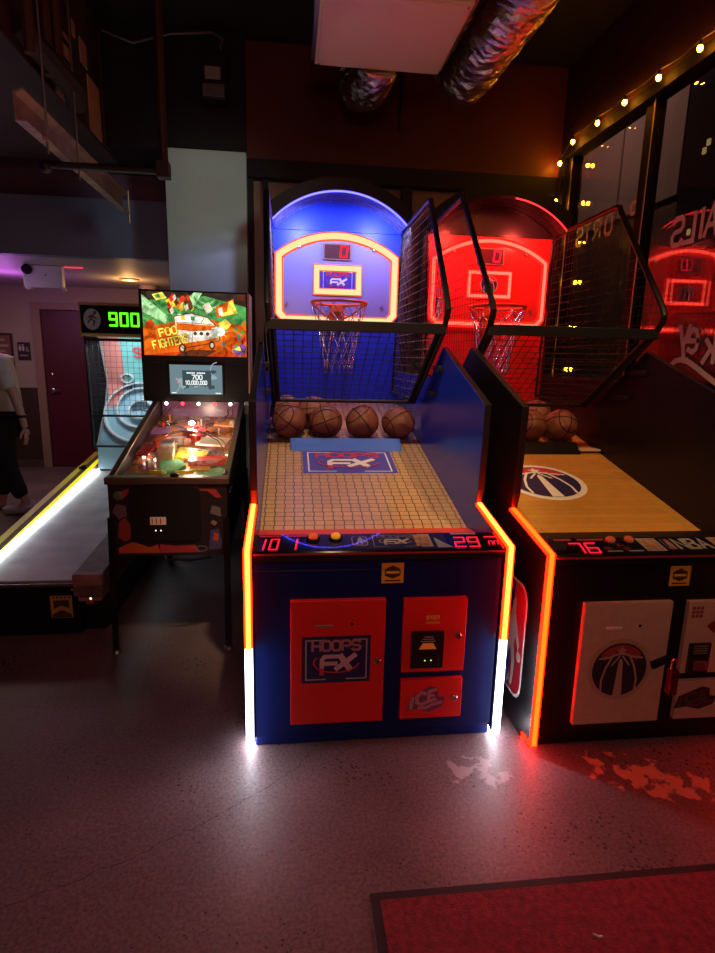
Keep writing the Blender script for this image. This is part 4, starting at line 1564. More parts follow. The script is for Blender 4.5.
# a plain cartoon van, three-quarter view
bg([(.3, .62), (.46, .68), (.62, .62), (.7, .5), (.74, .45), (.73, .26), (.62, .2), (.38, .12), (.33, .2), (.31, .4)], 'cream', .004)
bg([(.32, .52), (.7, .49), (.71, .43), (.48, .40), (.33, .42)], 'orange', .0048)
bg([(.335, .66), (.47, .665), (.58, .6), (.55, .53), (.34, .54)], 'white', .0048)
bg([(.36, .64), (.4, .65), (.41, .57), (.37, .56)], 'yellow', .0054)
bg([(.46, .63), (.5, .62), (.5, .56), (.46, .57)], 'green', .0054)
bg([(.38, .2), (.6, .26), (.72, .31), (.72, .27), (.62, .2), (.38, .12)], 'orange', .0048)
bg([(.42, .38), (.6, .4), (.68, .38), (.66, .32), (.45, .29)], 'white', .0048)
for cx in (.5, .56, .62):
    ell(art, bp_, cx * bw_, .36 * bh_, .012, .012, ga['brown'], .0055, 12)
bg([(.66, .45), (.76, .5), (.75, .36), (.7, .34)], 'white', .0058)
for cx, cy, rx in ((.37, .12, .035), (.66, .18, .03)):
    ell(art, bp_, cx * bw_, cy * bh_, rx * bw_, rx * bw_ * 1.5, ga['brown'], .005, 16)
    ell(art, bp_, cx * bw_, cy * bh_, rx * bw_ * .5, rx * bw_ * .8, ga['cream'], .0056, 12)
# small plain figures, rocks and a flag
random.seed(21)
for k in range(26):
    cx, cy = random.uniform(.22, .45), random.uniform(.68, .92)
    bg([(cx, cy), (cx + .03, cy + random.uniform(.03, .09)), (cx + .05, cy - .02), (cx + .02, cy - .07)], random.choice(['yellow', 'orange', 'cream', 'red', 'deep orange', 'brown']), .004 + .0003 * k)
for k in range(22):
    cx, cy = random.uniform(.74, .97), random.uniform(.05, .6)
    bg([(cx, cy), (cx + .02, cy + random.uniform(.03, .08)), (cx + .04, cy - .01), (cx + .015, cy - .06)], random.choice(['orange', 'green', 'brown', 'yellow', 'deep orange', 'teal', 'red']), .004 + .0003 * k)
bg([(.7, .78), (.88, .92), (.9, .68), (.72, .62)], 'orange', .011)
bg([(.83, .86), (.87, .9), (.92, .7), (.76, .64), (.75, .68), (.82, .72)], 'bright yellow', .0115)
bg([(.73, .76), (.77, .79), (.78, .66), (.74, .65)], 'cream', .0118)
bg([(.72, .52), (.8, .6), (.86, .52), (.8, .42)], 'bright yellow', .0112)
bg([(.58, .8), (.64, .86), (.68, .74), (.62, .66)], 'cream', .011)
bg([(.1, .95), (.2, .99), (.24, .9), (.14, .86)], 'bright yellow', .011)
bg([(.12, .94), (.17, .96), (.18, .91), (.14, .89)], 'green', .0115)
bg([(.92, .9), (.99, .9), (.99, .99), (.92, .99)], 'brown', .011)
bg([(.86, .1), (.95, .22), (1, .18), (.99, .05), (.9, .02)], 'violet', .0112)
bg([(.88, .12), (.93, .18), (.95, .1)], 'bright yellow', .0118)
ol = [(.3, .62), (.46, .68), (.62, .62), (.7, .5), (.74, .45), (.73, .26), (.62, .2), (.38, .12), (.33, .2), (.31, .4), (.3, .62)]
stroke(art, bp_, [(x * bw_, y * bh_) for x, y in ol], .006, ga['brown'], .006)
for l_ in ([(.32, .53), (.56, .52), (.7, .5)], [(.56, .53), (.59, .6)], [(.33, .42), (.48, .4), (.71, .43)], [(.48, .4), (.46, .14)]):
    stroke(art, bp_, [(x * bw_, y * bh_) for x, y in l_], .0035, ga['brown'], .0062)
for k in range(9):
    a = 2 * PI * k / 9
    bg([(.745 + .02 * math.cos(a + .3), .4 + .03 * math.sin(a + .3)), (.745 + .09 * math.cos(a), .4 + .15 * math.sin(a)), (.745 + .02 * math.cos(a - .3), .4 + .03 * math.sin(a - .3))], 'bright yellow', .0105)
ell(art, bp_, .745 * bw_, .4 * bh_, .03, .03, ga['white'], .0108, 16)
for k in range(16):
    x0, y0 = random.uniform(.02, .95), random.uniform(.04, .95)
    if .28 < x0 < .75 and y0 < .7:
        continue
    stroke(art, bp_, [(x0 * bw_, y0 * bh_), ((x0 + .03) * bw_, (y0 + random.uniform(-.08, .08)) * bh_), ((x0 + .05) * bw_, y0 * bh_)], .003, ga['dark'], .0112)
tp = Plane(bp_(.10 * bw_, .10 * bh_, .011), (1, 0, .22), (-.22, 0, 1))
for m_, w_, l_ in ((ga['deep orange'], .018, .001), (ga['bright yellow'], .0095, .002)):
    text(art, tp, 'FOO', .058, .068, .045, .03, w_, m_, l_, gap=.32)
    text(art, tp, 'FIGHTERS', .0, .0, .048, .022, w_ * .9, m_, l_, gap=.36)
pb(art, 'backglass', 0, False, bx)
mb = MB()
mb.box(-.345, .322, 1.062, 1.072, 1.452, 1.486, M_blackmetal)
pb(mb, 'glass_trim', 0, False, bx)
mb = MB()
mb.box(-.19, .165, 1.06, 1.071, 1.232, 1.438, M_black)
sc_ = glow('dim screen', (.16, .24, .27), 1.)
sc2 = glow('pale screen', (.32, .42, .45), 1.)
sc3 = glow('dark screen', (.05, .08, .09), 1.)
scw = glow('screen text', (.9, .95, .95), 1.1)
ps_ = Plane((-.18, 1.06, 1.24), (1, 0, 0), (0, 0, 1))
rect(mb, ps_, 0, 0, .335, .19, sc_, .001)
random.seed(4)
for k in range(12):
    cx, cy = random.uniform(.03, .28), random.uniform(.02, .15)
    shape(mb, ps_, [(cx, cy), (cx + random.uniform(.02, .05), cy + .01), (cx + .03, cy + random.uniform(.02, .035)), (cx - .01, cy + .025)], sc2 if k % 2 else sc3, .0015 + .0002 * k)
stroke(mb, ps_, arc(.31, .16, .05, .05, 100, 260, 10), .006, sc2, .0045)
stroke(mb, ps_, arc(.02, .06, .04, .05, -60, 60, 10), .006, sc2, .0045)
rect(mb, ps_, .08, .055, .265, .155, sc3, .005)
text(mb, ps_, '700', .142, .098, .027, .017, .006, scw, .006, gap=.4)
text(mb, ps_, '10,000,000', .098, .064, .024, .0115, .005, scw, .006, gap=.32)
for k in range(2):
    for q in range(5):
        rect(mb, ps_, .108 + .065 * k + .011 * q, .134, .117 + .065 * k + .011 * q, .143, scw, .006)
rect(mb, ps_, .04, .08, .05, .09, glow('screen red', (.8, .05, .05), 1), .006)
rect(mb, ps_, .29, .006, .325, .012, scw, .006)
rect(mb, ps_, .01, .006, .04, .012, scw, .006)
pb(mb, 'display_screen', 0, False, bx)
for s in (-1, 1):
    mb = MB()
    mb.box(*sorted((s * .2, s * .31)), 1.062, 1.072, 1.435, 1.45, M_darkplastic)
    pb(mb, 'speaker_grille', 0, False, bx)
for k in range(5):
    mb = MB()
    x = -.204 + .1025 * k
    mb.ball((x, 1.035, 1.18), .011, glow('red flasher', (1, .02, .03), 8.) if k in (1, 3) else glow('white flasher', (1, .97, .85), 8.), 10, 8)
    o = pb(mb, 'flasher_lamp', 0, True, bx)
    o['label'] = 'lit red lamp' if k in (1, 3) else 'lit white lamp'
mb = MB()
mb.box(.30, .335, 1.0, 1.07, 1.12, 1.2, mat('grey hinge', (.3, .33, .33), .4))
pb(mb, 'hinge', .003)
for nm, loc, e, c_ in (('playfield_lamp_light', (0, .75, 1.1), 4.5, (1, .72, .5)), ('playfield_lamp_light', (.05, .38, .965), 2.2, (1, .8, .6))):
    l_ = bpy.data.lights.new(nm, 'POINT')
    l_.energy = e
    l_.color = c_
    l_.shadow_soft_size = .03
    o = bpy.data.objects.new(nm, l_)
    COL.objects.link(o)
    o.parent = pin
    o.location = loc

# ------------------------------------------------------------------ alley bowling game
dk = mat('dark sticker print')
alley = thing('alley_bowling_game', 'long ramp rolling ball game with yellow rails and a green 900 score sign', 'arcade game', (-1.4, 2.98, 0))
M_yrail = mat('yellow rail paint', (.85, .72, .01), .4)
M_yemit = mat('emissive yellow rail edge', (.85, .72, .01), .4, emit=(.9, .8, .0), es=.8)  # inner rail edge given an emission of its own
M_worn = mat('worn dark rail top', (.09, .075, .02), .6, noise=(9, .6))
M_pinkwood = mat('rose stained wood', (.42, .2, .15), .4)
M_lane = mat('grey cork lane', (.42, .46, .46), .45, noise=(6, .25), bump=(60, .15))


def ab(mb, name, bevel=0., parent=None, smooth=False):
    return mb.build(name, parent or alley, bevel, smooth)


def LZ(y):        # lane height along the game, local y from its front
    return .296 + .085 * y


def RZ(y):
    return .262 + .128 * y


mb = MB()
mb.prism([(.05, LZ(.05) - .03), (.05, LZ(.05)), (2.15, LZ(2.15)), (2.15, LZ(2.15) - .03)], lambda a, b, t: (t, a, b), -.285, .24, M_lane)
ab(mb, 'lane')
mb = MB()
mb.box(-.40, .285, 0, .05, .02, .29, M_black)
mb.box(-.40, .285, -.008, .0, .285, .302, M_steel)
fp = ab(mb, 'front_panel', .003)
mb = MB()
pk = Plane((.195, 0, .168), (1, 0, 0), (0, 0, 1))
rect(mb, pk, -.055, -.06, .055, .065, mat('ochre sticker', (.5, .3, .06), .5), .001)
shape(mb, pk, [(-.04, .04), (.04, .04), (.04, -.01), (0, .01), (-.04, -.01)], dk, .0016)
shape(mb, pk, [(-.05, -.058), (.05, -.058), (.05, -.04), (0, -.015), (-.05, -.04)], dk, .0016)
for k in range(5):
    rect(mb, pk, -.045 + .02 * k, .05, -.033 + .02 * k, .06, dk, .0016)
ab(mb, 'sticker', 0, fp)
mb = MB()
ell(mb, pk, .15, .045, .006, .006, glow('coin lamp', (1, .7, .4), 2.5), .001, 10)
rect(mb, pk, .125, .015, .165, .03, M_redprint, .001)
ab(mb, 'coin_slot', 0, fp)
mb = MB()
mb.box(-.40, .40, .05, 3.0, .02, .20, M_black)
ab(mb, 'base')
for s in (-1, 1):
    y1 = 2.5
    x0, x1 = (-.40, -.28) if s < 0 else (.25, .40)
    mb = MB()
    up = 0 if s < 0 else 0.0
    mb.prism([(0.0, .2), (0, RZ(0) + up), (y1, RZ(y1) + up), (y1, .2)], lambda a, b, t: (t, a, b), x0 + .002, x1 - .002, M_pinkwood)
    o = ab(mb, 'side_rail')
    mb = MB()
    for q0, q1, m_ in ((x0, x0 + .048, M_yrail), (x0 + .048, x1 - .032, M_worn), (x1 - .032, x1, M_yemit if s < 0 else M_yrail)):
        mb.prism([(-.005, RZ(0) + up), (-.005, RZ(0) + up + .008), (y1, RZ(y1) + up + .008), (y1, RZ(y1) + up)], lambda a, b, t: (t, a, b), q0, q1, m_)
    ab(mb, 'yellow_cap', 0, o)
    if s < 0:
        mb = MB()
        mb.box(x0 + .03, x1 - .03, 1.98, 2.08, RZ(2.05) + .006, RZ(2.05) + .022, M_black)
        ab(mb, 'rail_block', 0, o)
mb = MB()
mb.prism([(-.04, .24), (-.04, .36), (.55, .40), (1.0, .40), (1.0, .24)], lambda a, b, t: (t, a, b), .275, .42, mat('dark wood return box', (.12, .07, .06), .5, noise=(14, .4)))
mb.prism([(-.042, .30), (-.042, .362), (.0, .365), (.0, .30)], lambda a, b, t: (t, a, b), .273, .422, mat('rosy wood front', (.3, .15, .13), .5, noise=(14, .3)))
ab(mb, 'ball_return', .004)
mb = MB()
mb.tube([(-.262, .06, LZ(.06) + .014), (-.262, 2.12, LZ(2.12) + .014)], .013, G_tube, 10)
ab(mb, 'tube_light', 0, None, True)
# scoring end
CURVE = [(2.37, 1.63), (2.40, 1.60), (2.47, 1.43), (2.54, 1.22), (2.45, 1.03), (2.30, .864), (2.15, .70), (2.12, .50)]
mb = MB()
bwht = mat('pale blue target board', (.28, .5, .62), .4)
pnk = mat('salmon target panel', (.75, .25, .22), .4)
aqua = mat('aqua target panel', (.2, .55, .55), .4)
fine = []
for k in range(len(CURVE) - 1):
    for q in range(4):
        t = q / 4
        fine.append((CURVE[k][0] + (CURVE[k + 1][0] - CURVE[k][0]) * t, CURVE[k][1] + (CURVE[k + 1][1] - CURVE[k][1]) * t))
fine.append(CURVE[-1])


def board(mb_, x0, x1, z0, z1, m_, lift=0.):
    for a, b in zip(fine[:-1], fine[1:]):
        if b[1] >= z1 or a[1] <= z0:
            continue
        mb_.poly([(x0, a[0] - lift, a[1]), (x1, a[0] - lift, a[1]), (x1, b[0] - lift, b[1]), (x0, b[0] - lift, b[1])], m_)


def by(z):
    for a, b in zip(fine[:-1], fine[1:]):
        if b[1] <= z <= a[1]:
            return a[0] + (b[0] - a[0]) * (z - a[1]) / (b[1] - a[1] - 1e-9)
    return fine[-1][0]


board(mb, -.26, .36, .5, 1.64, bwht)
board(mb, -.26, -.10, 1.22, 1.64, pnk, .004)
board(mb, -.10, .36, 1.22, 1.64, aqua, .004)
mb.poly([(-.26, by(1.22) - .005, 1.22), (-.10, by(1.22) - .005, 1.22), (-.13, by(1.05) - .005, 1.05), (-.22, by(1.0) - .005, 1.0)], pnk)
tb = ab(mb, 'target_board')
ringm = mat('white target ring', (.72, .75, .78), .35)


def ring(cx, cz, rx, rz, wid, depth, a0=0, a1=360, mt=None):
    q = MB()
    n_ = 36
    pts = [(cx + rx * math.cos(math.radians(a0 + (a1 - a0) * k / n_)), cz + rz * math.sin(math.radians(a0 + (a1 - a0) * k / n_))) for k in range(n_ + 1)]
    for (xa, za), (xb, zb) in zip(pts[:-1], pts[1:]):
        ya, yb = by(za), by(zb)
        q.poly([(xa, ya, za), (xb, yb, zb), (xb, yb - depth, zb), (xa, ya - depth, za)], mt or ringm)
        dxa, dza = (xa - cx) / rx * wid, (za - cz) / rz * wid
        dxb, dzb = (xb - cx) / rx * wid, (zb - cz) / rz * wid
        q.poly([(xa, ya - depth, za), (xb, yb - depth, zb), (xb + dxb, yb - depth, zb + dzb), (xa + dxa, ya - depth, za + dza)], mt or ringm)
        q.poly([(xa + dxa, ya - depth, za + dza), (xb + dxb, yb - depth, zb + dzb), (xb + dxb, yb, zb + dzb), (xa + dxa, ya, za + dza)], mt or ringm)
    return ab(q, 'target_ring', 0, tb)


ring(.06, .985, .30, .24, .014, .06)
ring(.06, 1.02, .2, .16, .012, .06)
ring(.06, 1.0, .09, .07, .012, .08)
ring(-.075, 1.27, .045, .035, .01, .05)
ring(.19, 1.27, .045, .035, .01, .05)
mb = MB()
tx = mat('dark target print', (.04, .06, .09), .5)
py_ = Plane((-.13, by(1.18) - .012, 1.165), (1, 0, 0), (0, .35, 1))
text(mb, py_, '100', .01, .0, .055, .028, .009, tx, .0, gap=.3)
py2 = Plane((-.0, by(1.5) - .012, 1.46), (1, 0, 0), (0, -.4, 1))
text(mb, py2, 'SK', .02, .0, .085, .05, .018, M_redprint, .0, gap=.3)
py3 = Plane((.02, by(1.0) - .085, 1.02), (1, 0, 0), (0, .4, 1))
text(mb, py3, '10', .03, -.01, .06, .03, .01, tx, .0, gap=.3)
stroke(mb, py3, [(-.02, -.03), (.05, -.02), (.1, -.035)], .014, tx, .0)
ab(mb, 'target_print', 0, tb)
mb = MB()
rim_path = [(-.262, y, z) for y, z in fine if z > .65]
mb.tube(rim_path, .012, mat('silver edge', (.5, .52, .55), .3, .6), 6)
ab(mb, 'side_edge', 0, tb, True)
mb = MB()
M_net = mat('dark netting', (.006, .005, .006), .8, spec=.1)
mb.tube([(-.285, 2.12, .68), (-.29, 2.12, 1.64)], .013, M_blackmetal, 6)
mb.tube([(.36, 2.12, .68), (.36, 2.12, 1.64)], .013, M_blackmetal, 6)
mb.tube([(-.29, 2.12, 1.60), (.36, 2.12, 1.60)], .012, M_blackmetal, 6)
mb.tube([(-.285, 2.12, .965), (.36, 2.12, .965)], .01, M_blackmetal, 6)
mb.tube([(-.285, 2.12, .70), (.36, 2.12, .70)], .01, M_blackmetal, 6)
mb.poly([(-.275, 2.13, .62)] + [(-.275, y, z) for y, z in fine[::-1] if z > .62] + [(-.275, 2.13, 1.62)], M_net)
cf = ab(mb, 'cage_frame')
mb = MB()
for k in range(15):
    z = .70 + .063 * k
    mb.tube([(-.28, 2.125, z), (-.28, by(min(z, 1.62)), z + .03)], .0022, mat('grey net cord', (.2, .19, .2), .6), 4)
ab(mb, 'side_wires', 0, cf)
mb = MB()
for k in range(1, 14):
    x = -.285 + .645 * k / 14
    mb.tube([(x, 2.12, .97), (x, 2.12, 1.6)], .0018, M_darkwire, 4)
for k in range(1, 14):
    z = .965 + .635 * k / 14
    mb.tube([(-.285, 2.118, z), (.36, 2.118, z)], .0018, M_darkwire, 4)
ab(mb, 'front_net', 0, cf)
mb = MB()
wv = mat('ochre marquee case', (.55, .36, .12), .4)
mb.box(-.32, .42, 2.09, 2.35, 1.625, 1.895, wv)
mq = ab(mb, 'score_sign', .006)
mb = MB()
mb.box(-.305, .405, 2.084, 2.092, 1.65, 1.872, M_darkplastic)
ab(mb, 'sign_face', 0, mq)
pm_ = Plane((0, 2.083, 0), (1, 0, 0), (0, 0, 1))
mb = MB()
digits(mb, pm_, '900', -.075, 1.715, .098, .054, .017, G_green, .002, .0, .6)
ab(mb, 'score_digits', 0, mq)
mb = MB()
ell(mb, pm_, -.215, 1.76, .067, .085, M_greyprint, .001)
fgm = mat('dark emblem', (.06, .05, .06), .5)
for pts in ([(-.2, 1.80), (-.225, 1.765), (-.245, 1.735)], [(-.225, 1.765), (-.195, 1.745), (-.205, 1.71)], [(-.21, 1.785), (-.18, 1.765)], [(-.215, 1.79), (-.245, 1.775)]):
    stroke(mb, pm_, pts, .012, fgm, .002)
ell(mb, pm_, -.19, 1.815, .012, .014, fgm, .002, 12)
ab(mb, 'emblem', 0, mq)
lt = bpy.data.lights.new('target_lamp', 'AREA')
lt.size = .5
lt.energy = 7
lt.color = (.85, .95, 1)
lo = bpy.data.objects.new('target_lamp', lt)
COL.objects.link(lo)
lo.parent = alley
lo.location = (.05, 2.2, 1.6)
lo.rotation_euler = (math.radians(18), 0, 0)

# ------------------------------------------------------------------ hallway things
mb = MB()
mb.box(-3.66, -3.455, 7.77, 7.8, 1.25, 1.70, mat('dark poster frame', (.03, .02, .02), .4))
po = mb.build('poster', None, .003)
tag(po, 'dark framed poster on the beige wall left of the restroom sign', 'poster')
mb = MB()
pp_ = Plane((-3.56, 7.77, 1.475), (1, 0, 0), (0, 0, 1))
rect(mb, pp_, -.085, -.2, .085, .2, mat('brown poster print', (.22, .1, .07), .5), .001)
for k in range(5):
    rect(mb, pp_, -.07, .13 - .07 * k, .02 + .04 * (k % 2), .16 - .07 * k, mat('tan poster print', (.42, .3, .24), .5), .0016)
mb.build('print', po)
mb = MB()
mb.box(-3.405, -3.255, 7.785, 7.8, 1.375, 1.595, mat('dark sign plate', (.035, .02, .025), .4))
sg = mb.build('restroom_sign', None, .003)
tag(sg, 'dark restroom sign with pale figures on the beige wall beside the maroon door', 'sign')
mb = MB()
pg = Plane((-3.33, 7.784, 1.485), (1, 0, 0), (0, 0, 1))
sw_ = mat('pale sign print', (.6, .5, .48), .5)
for x in (-.045, -.005):
    ell(mb, pg, x, .075, .009, .009, sw_, .001, 10)
    shape(mb, pg, [(x - .012, .06), (x + .012, .06), (x + .014, .03), (x + .006, -.0), (x - .006, -.0), (x - .014, .03)], sw_, .001)
ell(mb, pg, .04, .045, .008, .008, sw_, .001, 10)
stroke(mb, pg, [(.04, .035), (.042, .02), (.055, .018), (.06, .002)], .006, sw_, .001)
stroke(mb, pg, arc(.042, .012, .016, .016, 110, 330, 8), .005, sw_, .001)
rect(mb, pg, -.024, -.0, -.021, .085, sw_, .001)
for k in range(8):
    rect(mb, pg, -.045 + .0115 * k, -.06, -.037 + .0115 * k, -.045, sw_, .001)
mb.build('pictogram', sg)
# white box below the beam, with a dark lens
bxm = mat('white casing', (.72, .68, .72), .45)
mb = MB()
yb = 5.9
mb.box(-2.47, -2.125, yb, yb + .07, 2.085, 2.275, bxm)
mb.prism([(-2.45, 2.055), (-2.47, 2.09), (-2.125, 2.09), (-2.10, 2.055), (-2.125, 2.055), (-2.15, 2.075), (-2.40, 2.075), (-2.42, 2.055)], lambda a, b, t: (a, t, b), yb - .004, yb + .07, bxm)
mb.box(-2.34, -2.24, yb + .01, yb + .06, 2.27, 2.281, bxm)
bo = mb.build('projector', None, .008)
tag(bo, 'white box with a round black lens hanging under the hallway ceiling', 'projector')
mb = MB()
mb.lathe([(.045, 0), (.045, .02), (.036, .022), (.03, .012)], lambda a, b, h: (-2.43 + a, yb - h, 2.235 + b), M_black, 20)
mb.build('lens', bo)
mb = MB()
mb.lathe([(.008, 0), (.006, .004)], lambda a, b, h: (-2.27 + a, yb - h, 2.19 + b), M_black, 10)
mb.build('screw', bo)
# recessed downlight
mb = MB()
rx, ry = -1.74, 6.75
mb.lathe([(.10, 0), (.10, -.012), (.075, -.016), (.07, -.004)], lambda a, b, h: (rx + a, ry + b, 2.28 + h), mat('downlight rim', (.6, .45, .3), .4), 24)
dl = mb.build('recessed_light', None, 0, True)
tag(dl, 'glowing amber recessed downlight in the hallway ceiling above the score sign', 'light')
mb = MB()
mb.lathe([(.069, -.008), (.04, -.007)], lambda a, b, h: (rx + a, ry + b, 2.28 + h), glow('amber downlight', (1, .5, .12), 9.), 20)
mb.build('bulb', dl)
mb = MB()
mb.tube([(-2.12, 5.95, 2.272), (-1.95, 5.95, 2.272)], .007, glow('pink accent light', (1, .06, .12), .9), 6)
tag(mb.build('accent_light'), 'thin pink light strip on the hallway ceiling beside the white box', 'light strip')
mb = MB()
mb.lathe([(.1, 0), (.11, -.02), (.09, -.06), (.05, -.075)], lambda a, b, h: (-1.66 + a, 7.3 + b, 2.28 + h), mat('pinkish casing', (.5, .35, .4), .5), 20)
tag(mb.build('smoke_detector', None, 0, True), 'round detector on the hallway ceiling behind the score sign', 'detector')

# ------------------------------------------------------------------ overhead services
hv = thing('air_handler', 'large dark ceiling air handler with beige labels, hung at the upper left', 'air handler', (-1.31, 3.1, 2.89))
hv.scale = (1.24, 1.24, 1.24)
M_hv = mat('dark painted sheet metal', (.07, .04, .038), .5, noise=(5, .3))
M_lab = mat('beige label', (.62, .36, .27), .6, noise=(12, .12))
mb = MB()
mb.box(-.9, 0, .0, 1.5, .02, .669, M_hv)
mb.build('casing', hv, .008)
for y0, y1, z0, z1, nm in ((.99, 1.18, .035, .30, 'label'), (.90, 1.0, .32, .43, 'label'), (.80, .84, .39, .46, 'label')):
    mb = MB()
    mb.box(0, .004, y0, y1, z0, z1, M_lab)
    mb.build(nm, hv)
for k, (y0, y1) in enumerate(((.53, .65), (.67, .73))):
    mb = MB()
    mb.box(0, .006, y0, y1, .03, .34, M_lab)
    for q in range(4):
        mb.box(.006, .012, y0 - .004, y1 + .004, .05 + .08 * q, .065 + .08 * q, M_black)
    mb.build('louvre', hv)
for y in (.12, .3, .42):
    mb = MB()
    mb.tube([(.06, y, .0), (.06, y, .65)], .022, mat('reddish pipe lagging', (.07, .03, .022), .6), 8)
    mb.build('riser_pipe', hv, 0, None)
mb = MB()
mb.box(.0, .012, 1.22, 1.49, .04, .62, mat('dark access panel', (.045, .03, .03), .5))
mb.build('access_panel', hv, .003)
mb = MB()
mb.tube([(.02, .12, .1), (.07, .26, .05), (.10, .46, .02), (.08, .55, -.01)], .045, mat('sooty hose', (.025, .018, .018), .7), 8)
mb.build('hose', hv, 0, True)
# support rail below it
tr_ = thing('support_rail', 'slotted steel support rail running below the air handler', 'rail', (-1.2, 3.0, 2.53))
M_rail = mat('dull galvanised steel', (.5, .36, .3), .45, .5, noise=(10, .25))
mb = MB()
mb.prism([(-.03, -.02), (.02, -.02), (.02, -.012), (-.022, -.012), (-.022, .09), (.015, .11), (.015, .118), (-.03, .1)], lambda a, b, t: (a, t, b), .0, 1.68, M_rail)
mb.build('channel', tr_)
mb = MB()
for k in range(30):
    y = .04 + .055 * k
    mb.box(.0195, .0215, y, y + .03, -.0175, -.0135, M_black)
mb.box(.021, .023, .0, 1.66, -.0195, -.0185, M_steel)
mb.build('slots', tr_)
for y in (.2, .62, 1.64):
    mb = MB()
    mb.tube([(.03, y, -.10 if y > 1 else -.09), (.03, y, 1.18 if y < 1 else .12)], .006, M_steel, 6)
    mb.box(.015, .045, y - .02, y + .02, -.035, -.02, M_rail)
    mb.build('threaded_rod', tr_)
mb = MB()
M_pipe = mat('black iron pipe', (.018, .013, .013), .45)
mb.tube([(-1.29, 3.5, 2.475), (-.70, 3.5, 2.475)], .02, M_pipe, 10)
mb.tube([(-.685, 3.5, 2.46), (-.685, 3.5, 3.72)], .024, mat('rusty black pipe', (.04, .016, .013), .5), 10)
mb.box(-.72, -.655, 3.465, 3.535, 2.44, 2.52, M_pipe)
mb.ball((-1.30, 3.5, 2.465), .034, M_pipe, 10, 8)
tag(mb.build('pipe', None, 0, True), 'black pipe running level below the air handler, then rising to the ceiling', 'pipe')
# loudspeaker on the black wall
ls = thing('wall_loudspeaker', 'small black loudspeaker mounted high on the black wall above the grey column', 'loudspeaker', (-.52, BWY - .08, 3.38))
mb = MB()
mb.prism([(-.09, -.145), (.085, -.15), (.095, .15), (-.095, .15)], lambda a, b, t: (a, t, b), -.16, -.03, M_darkplastic)
mb.build('housing', ls, .01)
mb = MB()
mb.prism([(-.075, -.135), (.07, -.14), (.07, -.06), (-.075, -.06)], lambda a, b, t: (a, t, b), -.175, -.155, mat('grey front grille', (.12, .11, .12), .4))
mb.box(-.06, .045, -.163, -.16, -.03, .05, mat('pale maker plate', (.3, .27, .28), .4))
mb.build('grille', ls, .003)
mb = MB()
mb.box(-.03, .03, -.04, -.001, -.05, .05, M_blackmetal)
mb.build('bracket', ls)
mb = MB()
mb.tube([(.03, -.06, .15), (.05, -.05, .27), (-.02, -.04, .31), (-.3, -.04, .28), (-.55, -.05, .2), (-.75, -.05, .26)], .008, mat('grey cable', (.16, .14, .15), .5), 6)
mb.build('cable', ls, 0, True)
# ceiling unit and foil ducts
cu = thing('ceiling_air_unit', 'flat beige air unit hung from the ceiling between the foil ducts', 'air unit', (.52, 3.46, 3.2))
M_cream2 = mat('beige sheet metal', (.9, .74, .58), .5)
mb = MB()
mb.box(-.375, .375, -.36, .36, 0, .3, M_cream2)
mb.build('casing', cu, .004)
mb = MB()
mb.box(-.36, .36, -.345, .345, -.008, .0, M_cream2)
mb.build('access_panel', cu, .002)
for x in (-.35, .35):
    for y in (-.335, .335):
        mb = MB()
        mb.lathe([(.008, 0), (.006, -.004)], lambda a, b, h: (x + a, y + b, -.008 + h), M_steel, 8)
        mb.build('screw', cu)
for x in (-.385, .385):
    mb = MB()
    mb.box(x - .012, x + .012, -.36, .36, .02, .05, M_steel)
    mb.tube([(x, -.3, .05), (x, -.3, .52)], .005, M_steel, 6)
    mb.tube([(x, .3, .05), (x, .3, .52)], .005, M_steel, 6)
    mb.build('hanger', cu)


FOIL = mat('crinkled foil', (.72, .62, .60), .24, 1., bump=(70, .5))


def duct(name, label, pts, r, seed):
    rnd = random.Random(seed)
    q = MB()
    fine_ = []
    for a, b in zip(pts[:-1], pts[1:]):
        a, b = Vector(a), Vector(b)
        n_ = max(2, int((b - a).length / .025))
        for k in range(n_):
            fine_.append(a.lerp(b, k / n_))
    fine_.append(Vector(pts[-1]))
    q.tube(fine_, r, FOIL, 30)
    for k in range(len(q.v)):          # crumple the skin
        c = fine_[k // 30]
        v = Vector(q.v[k])
        q.v[k] = tuple(c + (v - c) * (1 + rnd.uniform(-.05, .05) + .025 * math.sin(k // 30 * .9)) + Vector((0, rnd.uniform(-.008, .008), 0)))
    o = q.build(name)
    tag(o, label, 'duct')
    q = MB()
    q.tube([fine_[-3], fine_[-1]], r * 1.03, mat('black duct tape', (.03, .025, .03), .4), 20)
    q.build('tape_collar', o)
    return o


duct('foil_duct', 'long foil wrapped duct running along the ceiling right of the beige air unit', [(1.25, 1.6, 3.37), (1.16, 3.9, 3.32), (1.145, 4.08, 3.32), (1.13, 4.2, 3.35), (1.12, 4.25, 3.44), (1.12, 4.24, 3.56), (1.12, 4.24, 3.72)], .155, 3)
duct('foil_duct', 'short foil duct bending up behind the beige air unit', [(.53, 3.83, 3.26), (.52, 4.0, 3.22), (.49, 4.14, 3.22), (.46, 4.25, 3.26), (.45, 4.31, 3.36), (.45, 4.33, 3.72)], .125, 5)
mb = MB()
mb.tube([(.78, 4.45, 3.1), (.78, 4.45, 3.72)], .013, M_pipe, 8)
tag(mb.build('hanging_conduit'), 'thin dark conduit hanging between the two foil ducts', 'conduit')
mb = MB()
mb.box(1.5, 1.9, 3.05, 3.1, 3.55, 3.6, M_steel)
mb.tube([(1.55, 3.075, 3.6), (1.55, 3.075, 3.72)], .006, M_steel, 6)
mb.tube([(1.85, 3.075, 3.6), (1.85, 3.075, 3.72)], .006, M_steel, 6)
tag(mb.build('steel_strut'), 'short steel strut hung from the ceiling beside the long foil duct', 'strut')

